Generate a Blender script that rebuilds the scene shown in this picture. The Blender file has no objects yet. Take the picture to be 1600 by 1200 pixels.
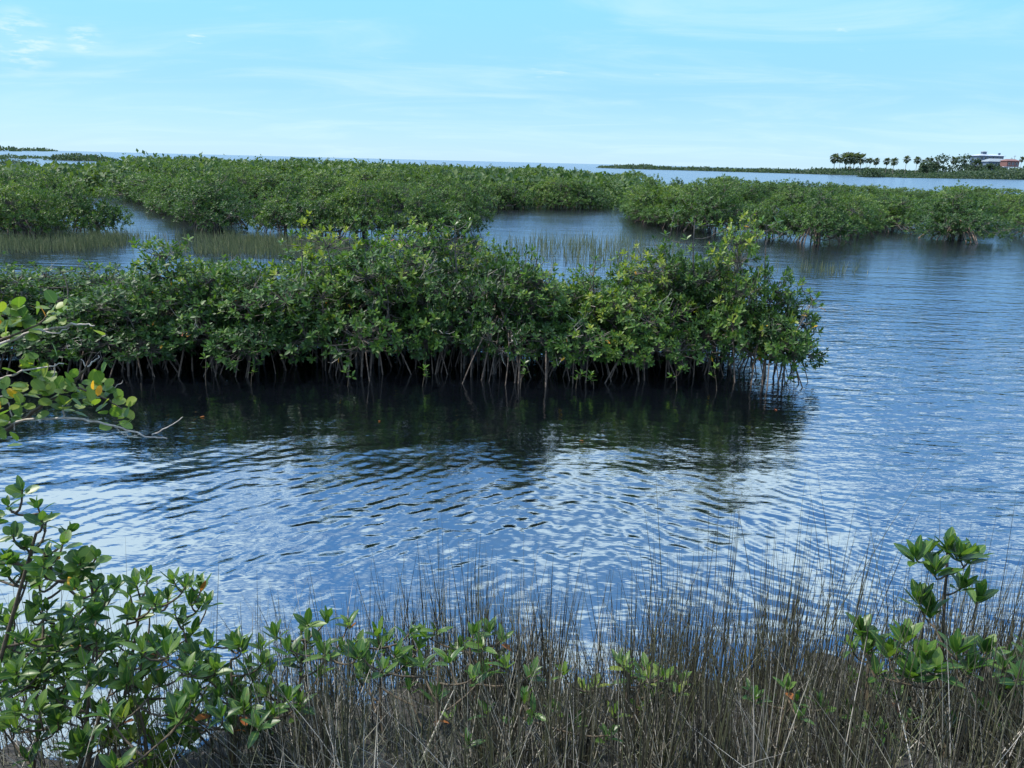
import bpy, math, random
import numpy as np
from mathutils import Vector, Matrix

S = bpy.context.scene
COL = S.collection
R = math.radians
rng = np.random.default_rng(7)
random.seed(7)

# ------------------------------------------------------------------ camera
CAM_H, PITCH, ROLL, FPX = 3.0, R(16.12), R(1.42), 1200.0
fw = np.array([0, math.cos(PITCH), -math.sin(PITCH)])
rt0 = np.array([1.0, 0, 0])
up0 = np.cross(rt0, fw)
rt = rt0 * math.cos(ROLL) + up0 * math.sin(ROLL)
up = up0 * math.cos(ROLL) - rt0 * math.sin(ROLL)
CAMP = np.array([0, 0, CAM_H])
cd = bpy.data.cameras.new('camera')
cam = bpy.data.objects.new('camera', cd)
COL.objects.link(cam)
cd.sensor_width = 36.0
cd.lens = 36.0 * FPX / 1600.0
cd.clip_start, cd.clip_end = 0.05, 60000
cam.matrix_world = Matrix(((rt[0], up[0], -fw[0], 0), (rt[1], up[1], -fw[1], 0),
                           (rt[2], up[2], -fw[2], CAM_H), (0, 0, 0, 1)))
S.camera = cam

def ray(px, py):
    return fw + rt * ((px - 800) / FPX) - up * ((py - 600) / FPX)
def ground(px, py, z=0.0):
    d = ray(px, py)
    return CAMP + d * ((z - CAM_H) / d[2])
def at(px, py, Y):
    d = ray(px, py)
    return CAMP + d * (Y / d[1])

# ------------------------------------------------------------------ sky, sun, exposure
SUN_AZ, SUN_EL = R(-88), R(56)          # azimuth from +Y towards +X
SKY_STRENGTH = 0.12
S.view_settings.view_transform = 'Standard'
S.view_settings.look = 'None'
S.view_settings.gamma = 1.0
S.view_settings.use_curve_mapping = False
S.view_settings.exposure = 0.70
S.render.engine = 'CYCLES'
S.cycles.max_bounces = 6
S.cycles.diffuse_bounces = 2
S.cycles.glossy_bounces = 3
S.cycles.transmission_bounces = 4
S.cycles.transparent_max_bounces = 4
S.cycles.use_denoising = True

W = bpy.data.worlds.new('World')
S.world = W
W.use_nodes = True
nt = W.node_tree
nt.nodes.clear()
def N(t, tree=None, **kw):
    n = (tree or nt).nodes.new(t)
    for k, v in kw.items():
        setattr(n, k, v)
    return n
def math_node(tree, op, a, b=None, clamp=False):
    n = tree.nodes.new('ShaderNodeMath'); n.operation = op; n.use_clamp = clamp
    for i, v in enumerate((a, b)):
        if v is None: continue
        if isinstance(v, (int, float)): n.inputs[i].default_value = v
        else: tree.links.new(v, n.inputs[i])
    return n.outputs[0]
def maprange(tree, v, a, b, c=0.0, d=1.0, smooth=True):
    n = tree.nodes.new('ShaderNodeMapRange')
    if smooth: n.interpolation_type = 'SMOOTHSTEP'
    tree.links.new(v, n.inputs[0])
    for i, x in enumerate((a, b, c, d)): n.inputs[i + 1].default_value = x
    return n.outputs[0]
def mixcol(tree, fac, a, b, blend='MIX'):
    n = tree.nodes.new('ShaderNodeMix'); n.data_type = 'RGBA'; n.blend_type = blend
    for s, v in ((0, fac), (6, a), (7, b)):
        if isinstance(v, (int, float)): n.inputs[s].default_value = v
        elif isinstance(v, tuple): n.inputs[s].default_value = (*v, 1)
        else: tree.links.new(v, n.inputs[s])
    return n.outputs[2]

sky = N('ShaderNodeTexSky', sky_type='NISHITA', sun_disc=False)
sky.sun_elevation, sky.sun_rotation = SUN_EL, SUN_AZ
sky.altitude, sky.air_density, sky.dust_density, sky.ozone_density = 0, 1.0, 0.25, 2.2
tc = N('ShaderNodeTexCoord')
sep = N('ShaderNodeSeparateXYZ'); nt.links.new(tc.outputs['Generated'], sep.inputs[0])
X, Y, Z = sep.outputs
zc = math_node(nt, 'MAXIMUM', Z, 0.0)
den = math_node(nt, 'ADD', zc, 0.10)
cx = math_node(nt, 'DIVIDE', X, den); cy = math_node(nt, 'DIVIDE', Y, den)
comb = N('ShaderNodeCombineXYZ'); nt.links.new(cx, comb.inputs[0]); nt.links.new(cy, comb.inputs[1])
def wnoise(vec, scale, detail, rough, dist=0.0, sx=1, sy=1, off=(0, 0, 0), rot=0.0):
    m = N('ShaderNodeMapping'); nt.links.new(vec, m.inputs[0])
    m.inputs['Scale'].default_value = (sx, sy, 1); m.inputs['Location'].default_value = off
    m.inputs['Rotation'].default_value = (0, 0, rot)
    n = N('ShaderNodeTexNoise'); nt.links.new(m.outputs[0], n.inputs[0])
    n.inputs['Scale'].default_value = scale; n.inputs['Detail'].default_value = detail
    n.inputs['Roughness'].default_value = rough; n.inputs['Distortion'].default_value = dist
    return n.outputs[0]
puff = wnoise(comb.outputs[0], 1.5, 7, 0.55, 0.3, off=(3.1, 1.7, 0))
puffm = maprange(nt, puff, 0.45, 0.58)
puffm = math_node(nt, 'MULTIPLY', puffm, maprange(nt, zc, 0.20, 0.42))
cir = wnoise(comb.outputs[0], 0.9, 8, 0.62, 0.8, sx=0.7, sy=1.25, off=(1.3, 4.7, 0), rot=0.35)
cirm = maprange(nt, cir, 0.42, 0.76, 0, 0.42)
sml = wnoise(comb.outputs[0], 2.6, 6, 0.6, 0.2, sx=0.6, off=(9.3, 2.2, 0))
smlm = math_node(nt, 'MULTIPLY', maprange(nt, sml, 0.64, 0.74, 0, 0.6), maprange(nt, zc, 0.07, 0.13))
tint = mixcol(nt, 1.0, sky.outputs[0], (0.74, 0.96, 1.15), 'MULTIPLY')
# added sky tint, paler at the horizon, brighter blue above for the water
vl = N('ShaderNodeValToRGB'); nt.links.new(zc, vl.inputs[0])
el_ = vl.color_ramp.elements
el_[0].position, el_[0].color = 0.0, (2.7, 4.1, 5.4, 1)
el_[1].position, el_[1].color = 1.0, (.9, 2.8, 7.4, 1)
for p_, c_ in ((.08, (1.75, 3.6, 5.9, 1)), (.20, (1.65, 4.2, 8.6, 1)), (.45, (1.2, 3.9, 8.9, 1))):
    q_ = el_.new(p_); q_.color = c_
tint = mixcol(nt, 0.78, tint, vl.outputs[0])
c1 = mixcol(nt, cirm, tint, (3.9, 5.2, 5.8))
c1 = mixcol(nt, smlm, c1, (4.8, 5.6, 5.9))
# small bright cloud scraps low in the west
def scrap(px, py, rad, c):
    d_ = ray(px, py); d_ = d_ / np.linalg.norm(d_)
    vm = N('ShaderNodeVectorMath', operation='DISTANCE'); nt.links.new(tc.outputs['Generated'], vm.inputs[0]); vm.inputs[1].default_value = tuple(d_)
    mp = N('ShaderNodeMapping'); nt.links.new(tc.outputs['Generated'], mp.inputs[0]); mp.inputs['Scale'].default_value = (1, 1, 4.5)
    n = N('ShaderNodeTexNoise'); nt.links.new(mp.outputs[0], n.inputs[0]); n.inputs['Scale'].default_value = 26; n.inputs['Detail'].default_value = 6; n.inputs['Roughness'].default_value = .6
    f = math_node(nt, 'MULTIPLY', maprange(nt, vm.outputs['Value'], rad, rad * .2), maprange(nt, n.outputs[0], .42, .62))
    return mixcol(nt, math_node(nt, 'MULTIPLY', f, .55), c, (4.9, 5.6, 5.9))
c1 = scrap(35, 64, .040, c1); c1 = scrap(132, 62, .022, c1)
c2 = mixcol(nt, puffm, c1, (10.0, 12.0, 13.6))
bg = N('ShaderNodeBackground'); bg.inputs[1].default_value = SKY_STRENGTH
nt.links.new(c2, bg.inputs[0])
wo = N('ShaderNodeOutputWorld'); nt.links.new(bg.outputs[0], wo.inputs[0])

sl = bpy.data.lights.new('sun', 'SUN'); sl.energy = 4.5; sl.angle = R(0.6); sl.color = (1.0, 0.95, 0.86)
sun = bpy.data.objects.new('sun', sl); COL.objects.link(sun)
sdir = Vector((math.sin(SUN_AZ) * math.cos(SUN_EL), math.cos(SUN_AZ) * math.cos(SUN_EL), math.sin(SUN_EL)))
sun.rotation_euler = sdir.to_track_quat('Z', 'Y').to_euler()
sun.location = sdir * 40

# ------------------------------------------------------------------ materials
def new_mat(name):
    m = bpy.data.materials.new(name); m.use_nodes = True
    t = m.node_tree; t.nodes.clear()
    return m, t
def ramp(t, fac, stops):
    n = t.nodes.new('ShaderNodeValToRGB')
    e = n.color_ramp.elements
    while len(e) > 1: e.remove(e[0])
    e[0].position, e[0].color = stops[0][0], (*stops[0][1], 1)
    for p, c in stops[1:]:
        x = e.new(p); x.color = (*c, 1)
    t.links.new(fac, n.inputs[0])
    return n.outputs[0]
def tint_fac(t, per_object):
    if per_object:
        return t.nodes.new('ShaderNodeObjectInfo').outputs['Random']
    a = t.nodes.new('ShaderNodeAttribute'); a.attribute_name = 'tint'
    return a.outputs['Fac']
def leaf_mat(name, stops, per_object=False, rough=0.5, trans=0.30, vein=False):
    m, t = new_mat(name)
    fc = tint_fac(t, per_object)
    if not per_object:
        oi = t.nodes.new('ShaderNodeObjectInfo')
        fc = math_node(t, 'ADD', fc, maprange(t, oi.outputs['Random'], 0, 1, -.20, .20, False), True)
    c = ramp(t, fc, stops)
    tcn = t.nodes.new('ShaderNodeTexCoord')
    nz = t.nodes.new('ShaderNodeTexNoise'); nz.inputs['Scale'].default_value = 30.0 if vein else 9.0
    nz.inputs['Detail'].default_value = 3
    t.links.new(tcn.outputs['Object'], nz.inputs[0])
    c = mixcol(t, maprange(t, nz.outputs[0], 0.3, 0.75, 0, 0.45), c, mixcol(t, 1.0, c, (1.5, 1.25, 0.8), 'MULTIPLY'))
    if vein:
        oi = t.nodes.new('ShaderNodeObjectInfo'); n2 = t.nodes.new('ShaderNodeTexNoise'); n2.noise_dimensions = '4D'
        n2.inputs['Scale'].default_value = 7.0; n2.inputs['Detail'].default_value = 2
        t.links.new(tcn.outputs['Object'], n2.inputs[0]); t.links.new(math_node(t, 'MULTIPLY', oi.outputs['Random'], 40.0), n2.inputs['W'])
        c = mixcol(t, maprange(t, n2.outputs[0], .66, .72, 0, .75), c, (.10, .055, .022))
    if vein:   # paler midrib, object space: leaf runs along y, width x
        sp = t.nodes.new('ShaderNodeSeparateXYZ'); t.links.new(tcn.outputs['Object'], sp.inputs[0])
        ab = math_node(t, 'ABSOLUTE', sp.outputs[0])
        c = mixcol(t, maprange(t, ab, 0.008, 0.03, 0.55, 0.0), c, (0.16, 0.22, 0.05))
    p = t.nodes.new('ShaderNodeBsdfPrincipled')
    t.links.new(c, p.inputs['Base Color'])
    p.inputs['Roughness'].default_value = rough
    p.inputs['Specular IOR Level'].default_value = 0.32
    tr = t.nodes.new('ShaderNodeBsdfTranslucent')
    tcx = mixcol(t, 1.0, c, (1.65, 1.75, 0.65), 'MULTIPLY'); t.links.new(tcx, tr.inputs[0])
    mx = t.nodes.new('ShaderNodeMixShader'); mx.inputs[0].default_value = trans
    t.links.new(p.outputs[0], mx.inputs[1]); t.links.new(tr.outputs[0], mx.inputs[2])
    o = t.nodes.new('ShaderNodeOutputMaterial'); t.links.new(mx.outputs[0], o.inputs[0])
    return m
def bark_mat(name, a, b, scale=25.0, rough=0.85, bump=0.4):
    m, t = new_mat(name)
    tcn = t.nodes.new('ShaderNodeTexCoord')
    nz = t.nodes.new('ShaderNodeTexNoise'); nz.inputs['Scale'].default_value = scale; nz.inputs['Detail'].default_value = 5
    t.links.new(tcn.outputs['Object'], nz.inputs[0])
    p = t.nodes.new('ShaderNodeBsdfPrincipled')
    t.links.new(ramp(t, nz.outputs[0], [(0.3, a), (0.7, b)]), p.inputs['Base Color'])
    p.inputs['Roughness'].default_value = rough
    bp = t.nodes.new('ShaderNodeBump'); bp.inputs['Strength'].default_value = bump; bp.inputs['Distance'].default_value = 0.01
    t.links.new(nz.outputs[0], bp.inputs['Height']); t.links.new(bp.outputs[0], p.inputs['Normal'])
    o = t.nodes.new('ShaderNodeOutputMaterial'); t.links.new(p.outputs[0], o.inputs[0])
    return m
def plain_mat(name, c, rough=0.7, var=0.25, scale=2.0):
    a = tuple(x * (1 - var) for x in c); b = tuple(min(1, x * (1 + var)) for x in c)
    return bark_mat(name, a, b, scale, rough, 0.1)
def blade_mat(name, stops, trans=0.1):
    m, t = new_mat(name)
    c = ramp(t, tint_fac(t, False), stops)
    p = t.nodes.new('ShaderNodeBsdfPrincipled'); t.links.new(c, p.inputs['Base Color'])
    p.inputs['Roughness'].default_value = 0.6
    tr = t.nodes.new('ShaderNodeBsdfTranslucent'); t.links.new(c, tr.inputs[0])
    mx = t.nodes.new('ShaderNodeMixShader'); mx.inputs[0].default_value = trans
    t.links.new(p.outputs[0], mx.inputs[1]); t.links.new(tr.outputs[0], mx.inputs[2])
    o = t.nodes.new('ShaderNodeOutputMaterial'); t.links.new(mx.outputs[0], o.inputs[0])
    return m

M = {}
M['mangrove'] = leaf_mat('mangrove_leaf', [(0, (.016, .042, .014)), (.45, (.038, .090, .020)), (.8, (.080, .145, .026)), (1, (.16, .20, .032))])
M['midgreen'] = leaf_mat('mangrove_leaf_mid', [(0, (.022, .054, .018)), (.5, (.050, .100, .026)), (1, (.105, .155, .038))])  # yellower green of the middle-distance mangrove leaves
M['farleaf'] = leaf_mat('far_foliage', [(0, (.024, .052, .022)), (.5, (.046, .088, .030)), (1, (.085, .128, .040))], rough=.6)
M['islet'] = leaf_mat('islet_foliage', [(0, (.026, .050, .034)), (1, (.055, .085, .045))], rough=.7)  # bluish grey-green, standing in for haze on the distant foliage
M['hero'] = leaf_mat('mangrove_leaf_near', [(0, (.016, .050, .015)), (.5, (.036, .092, .022)), (1, (.085, .150, .032))], True, .36, .38, True)
M['round'] = leaf_mat('white_mangrove_leaf', [(0, (.050, .110, .022)), (.5, (.085, .150, .030)), (1, (.160, .200, .035))], True, .42, .42, True)
M['yellow'] = leaf_mat('yellowing_leaf', [(0, (.40, .16, .02)), (1, (.50, .33, .03))], True, .45, .35)
M['rust'] = leaf_mat('rusty_leaf', [(0, (.14, .045, .02)), (1, (.26, .10, .025))], True, .5, .3)
M['bark'] = bark_mat('grey_mangrove_bark', (.040, .034, .028), (.12, .105, .088))
M['root'] = bark_mat('prop_root_bark', (.036, .025, .019), (.115, .085, .062), 18)
M['redroot'] = bark_mat('red_prop_root_bark', (.07, .046, .033), (.19, .13, .095), 18)
M['stem'] = bark_mat('dark_green_stem', (.035, .028, .016), (.09, .065, .04), 40)
M['palebranch'] = bark_mat('pale_dry_branch', (.20, .17, .14), (.42, .38, .33), 40)
M['rush'] = blade_mat('needlerush_blade', [(0, (.017, .016, .011)), (.35, (.048, .046, .030)), (.55, (.078, .086, .036)), (.72, (.185, .172, .130)), (1, (.44, .41, .36))])
M['marsh'] = blade_mat('marsh_grass_blade', [(0, (.045, .065, .024)), (.6, (.090, .120, .042)), (1, (.23, .22, .11))], .25)
M['mud'] = bark_mat('marsh_mud', (.013, .012, .010), (.036, .032, .027), 9, .8, .6)

def water_mat():
    m, t = new_mat('water_surface')
    tcn = t.nodes.new('ShaderNodeTexCoord')
    def wn(scale, sx, sy, rot, detail):
        mp = t.nodes.new('ShaderNodeMapping'); t.links.new(tcn.outputs['Object'], mp.inputs[0])
        mp.inputs['Scale'].default_value = (sx, sy, 1); mp.inputs['Rotation'].default_value = (0, 0, rot)
        n = t.nodes.new('ShaderNodeTexNoise'); t.links.new(mp.outputs[0], n.inputs[0])
        n.inputs['Scale'].default_value = scale; n.inputs['Detail'].default_value = detail
        n.inputs['Roughness'].default_value = .5
        return n.outputs[0]
    sp = t.nodes.new('ShaderNodeSeparateXYZ'); t.links.new(tcn.outputs['Object'], sp.inputs[0])
    # wind ripples: absent in the lee of the near island, present on the open channel and beyond
    openx = maprange(t, sp.outputs[0], 2.6, 5.2)
    openy = maprange(t, sp.outputs[1], 11.5, 16.0)
    wind = math_node(t, 'MAXIMUM', openx, openy)
    patch = maprange(t, wn(.10, 1, 2.2, .2, 3), .35, .7, .55, 1.25)
    windp = math_node(t, 'MULTIPLY', wind, patch)
    amp = math_node(t, 'ADD', math_node(t, 'MULTIPLY', windp, .72), .10)
    h = math_node(t, 'ADD', wn(2.6, .55, 1.5, .12, 2), math_node(t, 'MULTIPLY', wn(7.0, .6, 1.4, -.2, 2), .45))
    h = math_node(t, 'ADD', h, math_node(t, 'MULTIPLY', wn(.55, .5, 1.6, .05, 2), 1.6))
    amp = math_node(t, 'MULTIPLY', amp, maprange(t, sp.outputs[1], 60, 900, 1.0, .55))
    amp = math_node(t, 'MULTIPLY', amp, maprange(t, sp.outputs[1], 13, 24, 1.0, .42))
    lee_ = math_node(t, 'SUBTRACT', 1.0, wind)
    h = math_node(t, 'ADD', h, math_node(t, 'MULTIPLY', wn(15.0, .45, 1.6, .75, 2), math_node(t, 'MULTIPLY', lee_, .28)))
    h = math_node(t, 'ADD', h, math_node(t, 'MULTIPLY', wn(17.0, .45, 1.6, -.75, 2), math_node(t, 'MULTIPLY', lee_, .24)))
    bp = t.nodes.new('ShaderNodeBump'); bp.inputs['Distance'].default_value = .055
    t.links.new(h, bp.inputs['Height']); t.links.new(amp, bp.inputs['Strength'])
    p = t.nodes.new('ShaderNodeBsdfPrincipled')
    p.inputs['Base Color'].default_value = (.0016, .0022, .0034, 1)
    p.inputs['IOR'].default_value = 3.5
    p.inputs['Specular Tint'].default_value = (.85, .95, 1, 1)
    t.links.new(math_node(t, 'ADD', maprange(t, sp.outputs[1], 13, 28, .02, .16), maprange(t, sp.outputs[1], 28, 400, 0, .02)), p.inputs['Roughness'])
    t.links.new(bp.outputs[0], p.inputs['Normal'])
    o = t.nodes.new('ShaderNodeOutputMaterial'); t.links.new(p.outputs[0], o.inputs[0])
    return m
M['water'] = water_mat()

# ------------------------------------------------------------------ mesh helpers
def mesh_from(name, verts, faces_list, mat, tint=None, smooth=True):
    """verts (n,3); faces_list: list of int arrays (k,m)."""
    me = bpy.data.meshes.new(name)
    verts = np.asarray(verts, dtype=np.float32)
    me.vertices.add(len(verts)); me.vertices.foreach_set('co', verts.ravel())
    loops = np.concatenate([f.ravel() for f in faces_list]).astype(np.int32)
    sizes = np.concatenate([np.full(len(f), f.shape[1], dtype=np.int32) for f in faces_list])
    starts = np.concatenate([[0], np.cumsum(sizes)[:-1]]).astype(np.int32)
    me.loops.add(len(loops)); me.loops.foreach_set('vertex_index', loops)
    me.polygons.add(len(sizes)); me.polygons.foreach_set('loop_start', starts)
    me.polygons.foreach_set('use_smooth', np.full(len(sizes), smooth))
    me.update(calc_edges=True)
    if tint is not None:
        a = me.attributes.new('tint', 'FLOAT', 'POINT'); a.data.foreach_set('value', np.asarray(tint, dtype=np.float32))
    me.materials.append(mat)
    return me

class MB:
    def __init__(s): s.v, s.f, s.t, s.n = [], [], [], 0
    def add(s, v, fs, tint=0.5):
        v = np.asarray(v, float).reshape(-1, 3)
        s.v.append(v)
        for f in fs: s.f.append(np.asarray(f) + s.n)
        s.t.append(np.broadcast_to(np.asarray(tint, float), (len(v),)))
        s.n += len(v)
    def tube(s, pts, radii, sides=5, tint=.5):
        pts = np.asarray(pts, float); k = len(pts)
        radii = np.broadcast_to(np.asarray(radii, float), (k,))
        tg = np.gradient(pts, axis=0); tg /= np.linalg.norm(tg, axis=1)[:, None] + 1e-9
        ref = np.array([0.31, 0.17, 0.93]) if abs(tg[:, 2]).mean() < .8 else np.array([.93, .3, .1])
        a = np.cross(tg, ref); a /= np.linalg.norm(a, axis=1)[:, None] + 1e-9
        b = np.cross(tg, a)
        th = np.arange(sides) / sides * 2 * math.pi
        v = pts[:, None] + radii[:, None, None] * (a[:, None] * np.cos(th)[None, :, None] + b[:, None] * np.sin(th)[None, :, None])
        i = np.arange(k - 1)[:, None] * sides; j = np.arange(sides)[None]; j2 = (j + 1) % sides
        q = np.stack([i + j, i + j2, i + sides + j2, i + sides + j], -1).reshape(-1, 4)
        s.add(v.reshape(-1, 3), [q], tint)
    def box(s, x0, x1, y0, y1, z0, z1):
        v = [(x, y, z) for z in (z0, z1) for y in (y0, y1) for x in (x0, x1)]
        s.add(v, [np.array([(0, 2, 3, 1), (4, 5, 7, 6), (0, 1, 5, 4), (2, 6, 7, 3), (0, 4, 6, 2), (1, 3, 7, 5)])])
    def mesh(s, name, mat, smooth=True):
        return mesh_from(name, np.concatenate(s.v), s.f, mat, np.concatenate(s.t), smooth)

def link(name, me, parent=None, loc=None):
    o = bpy.data.objects.new(name, me); COL.objects.link(o)
    if parent: o.parent = parent
    if loc is not None: o.location = loc
    return o
def tag(o, label=None, cat=None, group=None, kind=None):
    for k, v in (('label', label), ('category', cat), ('group', group), ('kind', kind)):
        if v: o[k] = v
    return o
def empty(name, loc=(0, 0, 0)):
    o = bpy.data.objects.new(name, None); COL.objects.link(o); o.location = loc
    o.empty_display_size = .2
    return o
def unit(v): return v / (np.linalg.norm(v, axis=-1, keepdims=True) + 1e-9)

# leaf templates: unit length along y, up normal z.
def leaf_template(rows, wfun, fold=.18, droop=.15):
    v = [(0, 0, 0)]; f3, f4 = [], []
    ts = rows[1:-1]
    for t in ts:
        w = wfun(t); zc_ = -droop * t * t
        v += [(-w, t, zc_ + fold * w), (0, t, zc_), (w, t, zc_ + fold * w)]
    v.append((0, 1, -droop))
    n = len(ts); last = len(v) - 1
    f3 += [(0, 2, 1), (0, 3, 2)]
    for k in range(n - 1):
        a, b = 1 + 3 * k, 4 + 3 * k
        f4 += [(a, a + 1, b + 1, b), (a + 1, a + 2, b + 2, b + 1)]
    a = 1 + 3 * (n - 1)
    f3 += [(a, a + 1, last), (a + 1, a + 2, last)]
    return np.array(v, float), np.array(f3), (np.array(f4) if f4 else np.zeros((0, 4), int))
ell = lambda w: (lambda t: w * math.sin(math.pi * min(1, t * .96 + .02)) ** .8)
T_MID = (np.array([(0, 0, 0), (-.22, .5, .05), (.22, .5, .05), (0, 1, -.08)]), np.array([(0, 3, 1), (0, 2, 3)]), np.zeros((0, 4), int))
T_ISL = leaf_template([0, .35, .72, 1], ell(.21))
T_HERO = leaf_template([0, .06, .2, .4, .62, .82, .95, 1], lambda t: .012 if t < .1 else .21 * math.sin(math.pi * ((t - .04) / .96)) ** .75, .30, .16)
T_HERO2 = leaf_template([0, .06, .2, .4, .62, .82, .95, 1], lambda t: .012 if t < .1 else .175 * math.sin(math.pi * ((t - .04) / .96)) ** .7, .22, -.14)
T_ROUND = leaf_template([0, .1, .25, .5, .75, .92, 1], lambda t: .02 if t < .12 else .36 * math.sin(math.pi * ((t - .08) / .92)) ** .55, .16, .08)
T_HERO3 = leaf_template([0, .06, .2, .4, .62, .82, .95, 1], lambda t: .012 if t < .1 else .165 * math.sin(math.pi * ((t - .04) / .96)) ** .72, .42, .34)
LEAF_MESH = {}
def leaf_mesh(kind, mat):
    if (kind, mat) not in LEAF_MESH:
        v, a, b = {'hero': T_HERO, 'hero2': T_HERO2, 'hero3': T_HERO3, 'round': T_ROUND, 'isl': T_ISL}[kind]
        fs = [a] + ([b] if len(b) else [])
        LEAF_MESH[kind, mat] = mesh_from('leaf_' + mat, v, fs, M[mat])
    return LEAF_MESH[kind, mat]

def rosette_frames(tips, dirs, m, r, amin, amax, down=0.0):
    """frames for m leaves on each of K tips -> origins, length axis, side axis, normal."""
    K = len(tips)
    d = unit(dirs)
    ref = np.where(np.abs(d[:, 2:3]) > .9, np.array([[1., 0, 0]]), np.array([[0, 0, 1.]]))
    e1 = unit(np.cross(d, ref)); e2 = np.cross(d, e1)
    k = np.arange(m)[None]
    az = k * 2.39996 + r.uniform(0, 6.28, (K, 1)) + r.normal(0, .15, (K, m))
    al = amin + (amax - amin) * (k / max(1, m - 1)) ** .8 + r.normal(0, .12, (K, m))
    e = e1[:, None] * np.cos(az)[..., None] + e2[:, None] * np.sin(az)[..., None]
    L = d[:, None] * np.cos(al)[..., None] + e * np.sin(al)[..., None]
    nrm = d[:, None] * np.sin(al)[..., None] - e * np.cos(al)[..., None]
    L = L + np.array([0, 0, -down]); L = unit(L)
    side = unit(np.cross(L, nrm)); nrm = np.cross(side, L)
    O = tips[:, None] - d[:, None] * (k / m * .04)[..., None] * 1.0
    return O.reshape(-1, 3), L.reshape(-1, 3), side.reshape(-1, 3), nrm.reshape(-1, 3)
def add_leaves(mb, tmpl, O, L, Sd, Nn, size, tint, wid=1.0):
    v, f3, f4 = tmpl
    n, k = len(O), len(v)
    size = np.broadcast_to(size, (n,))
    P = O[:, None] + size[:, None, None] * (v[None, :, 0:1] * wid * Sd[:, None] + v[None, :, 1:2] * L[:, None] + v[None, :, 2:3] * Nn[:, None])
    off = (np.arange(n) * k)[:, None, None]
    fs = [(f3[None] + off).reshape(-1, 3)]
    if len(f4): fs.append((f4[None] + off).reshape(-1, 4))
    mb.add(P.reshape(-1, 3), fs, np.repeat(tint, k))

# ------------------------------------------------------------------ water, bank
def build_water():
    r = np.random.default_rng(3)
    ys = [2.0]
    while ys[-1] < 46: ys.append(ys[-1] * 1.0038 + .0015)
    while ys[-1] < 45000: ys.append(ys[-1] * 1.28)
    ys = np.array(ys)
    us = np.linspace(-.9, .9, 640)
    us = np.concatenate([[-9, -4, -2, -1.3], us, [1.3, 2, 4, 9]])
    YY, UU = np.meshgrid(ys, us, indexing='ij')
    XX = YY * UU
    H = np.zeros_like(XX)
    def packet(ang, spread, lmin, lmax, n, slope, mask):
        nonlocal H
        h = np.zeros_like(XX)
        for _ in range(n):
            th = R(ang) + r.normal(0, R(spread)); lam = math.exp(r.uniform(math.log(lmin), math.log(lmax)))
            k = 2 * math.pi / lam
            px_, py_ = k * math.cos(th), k * math.sin(th)
            fade = np.clip((lam - .011 * YY) / (.013 * YY + .01), 0, 1)      # no waves below the grid's pitch
            h += np.sin(px_ * XX + py_ * YY + r.uniform(0, 6.28)) * fade / k
        H += h * mask * slope * math.sqrt(2.0 / n)
    def sm(x, a, b):
        t = np.clip((x - a) / (b - a), 0, 1); return t * t * (3 - 2 * t)
    wob = np.sin(XX * .9 + YY * .37 + .4) * .5 + np.sin(YY * .8 - XX * .45 + 2) * .5
    near = 1 - sm(YY, 13, 20)
    lee = .40 + .60 * (1 - sm(YY, 6.0, 8.4))              # calmer close in under the mangroves
    calm = .35 + .65 * sm(YY, 4.2, 6.0)                    # long smooth undulation at the shore
    left = 1 - sm(XX + .25 * wob, -.3, 1.8); mid = sm(XX + .3 * wob, -1.5, .6) * (1 - sm(XX, 3.2, 4.6))
    packet(134, 16, .075, .21, 60, .096, near * lee * calm * (.25 + .75 * left) * (.75 + .5 * wob))
    packet(47, 16, .075, .20, 60, .090, near * lee * calm * (.22 + .78 * mid) * (.8 - .4 * wob))
    packet(98, 40, .09, .20, 34, .036, near * lee)
    packet(118, 18, .45, 1.1, 12, .026, near * (1 - .6 * sm(YY, 6, 9)))
    open_ = sm(XX, 2.9, 4.6) * near
    packet(100, 18, .13, .34, 26, .060, open_)
    packet(66, 10, .22, .5, 12, .030, open_)
    V = np.stack([XX, YY, H], -1).reshape(-1, 3)
    a, b = len(ys), len(us)
    i = np.arange(a - 1)[:, None] * b; j = np.arange(b - 1)[None]
    q = np.stack([i + j, i + j + 1, i + b + j + 1, i + b + j], -1).reshape(-1, 4)
    o = link('water', mesh_from('water', V, [q], M['water']))
    tag(o, 'rippled tidal water reaching from the grassy bank to the horizon', kind='structure')
build_water()

def bank_z(x, y):
    sh = np.clip((-x - .5) * .28, -.25, .5)
    d = y + sh + .12 * np.sin(x * 2.3) + .08 * np.sin(x * 5.1 + y * 3)
    z = np.interp(d, [-40, 0, 1.2, 2.0, 2.8, 3.5, 4.2, 5.5, 9], [1.6, 1.45, 1.3, .75, .30, .06, -.08, -.5, -.9])
    return z + .02 * np.sin(x * 11 + y * 7) * (d > .5)
def build_bank():
    xs = np.concatenate([np.linspace(-60, -6, 20), np.linspace(-5.6, 5.6, 90), np.linspace(6, 60, 20)])
    ys = np.concatenate([np.linspace(-60, -1, 18), np.linspace(-.8, 6.5, 80), [9]])
    XX, YY = np.meshgrid(xs, ys, indexing='xy')
    V = np.stack([XX, YY, bank_z(XX, YY)], -1).reshape(-1, 3)
    a, b = len(ys), len(xs)
    i = np.arange(a - 1)[:, None] * b; j = np.arange(b - 1)[None]
    q = np.stack([i + j, i + j + 1, i + b + j + 1, i + b + j], -1).reshape(-1, 4)
    o = link('marsh_bank', mesh_from('marsh_bank', V, [q], M['mud']))
    tag(o, 'dark muddy bank sloping under the dry rushes into the water', kind='structure')
build_bank()

# ------------------------------------------------------------------ mangrove shrubs
def curve_pts(a, b, sag, n=5):
    a, b = np.asarray(a, float), np.asarray(b, float)
    t = np.linspace(0, 1, n)[:, None]
    return a + (b - a) * t + np.asarray(sag) * (4 * t * (1 - t))

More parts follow.
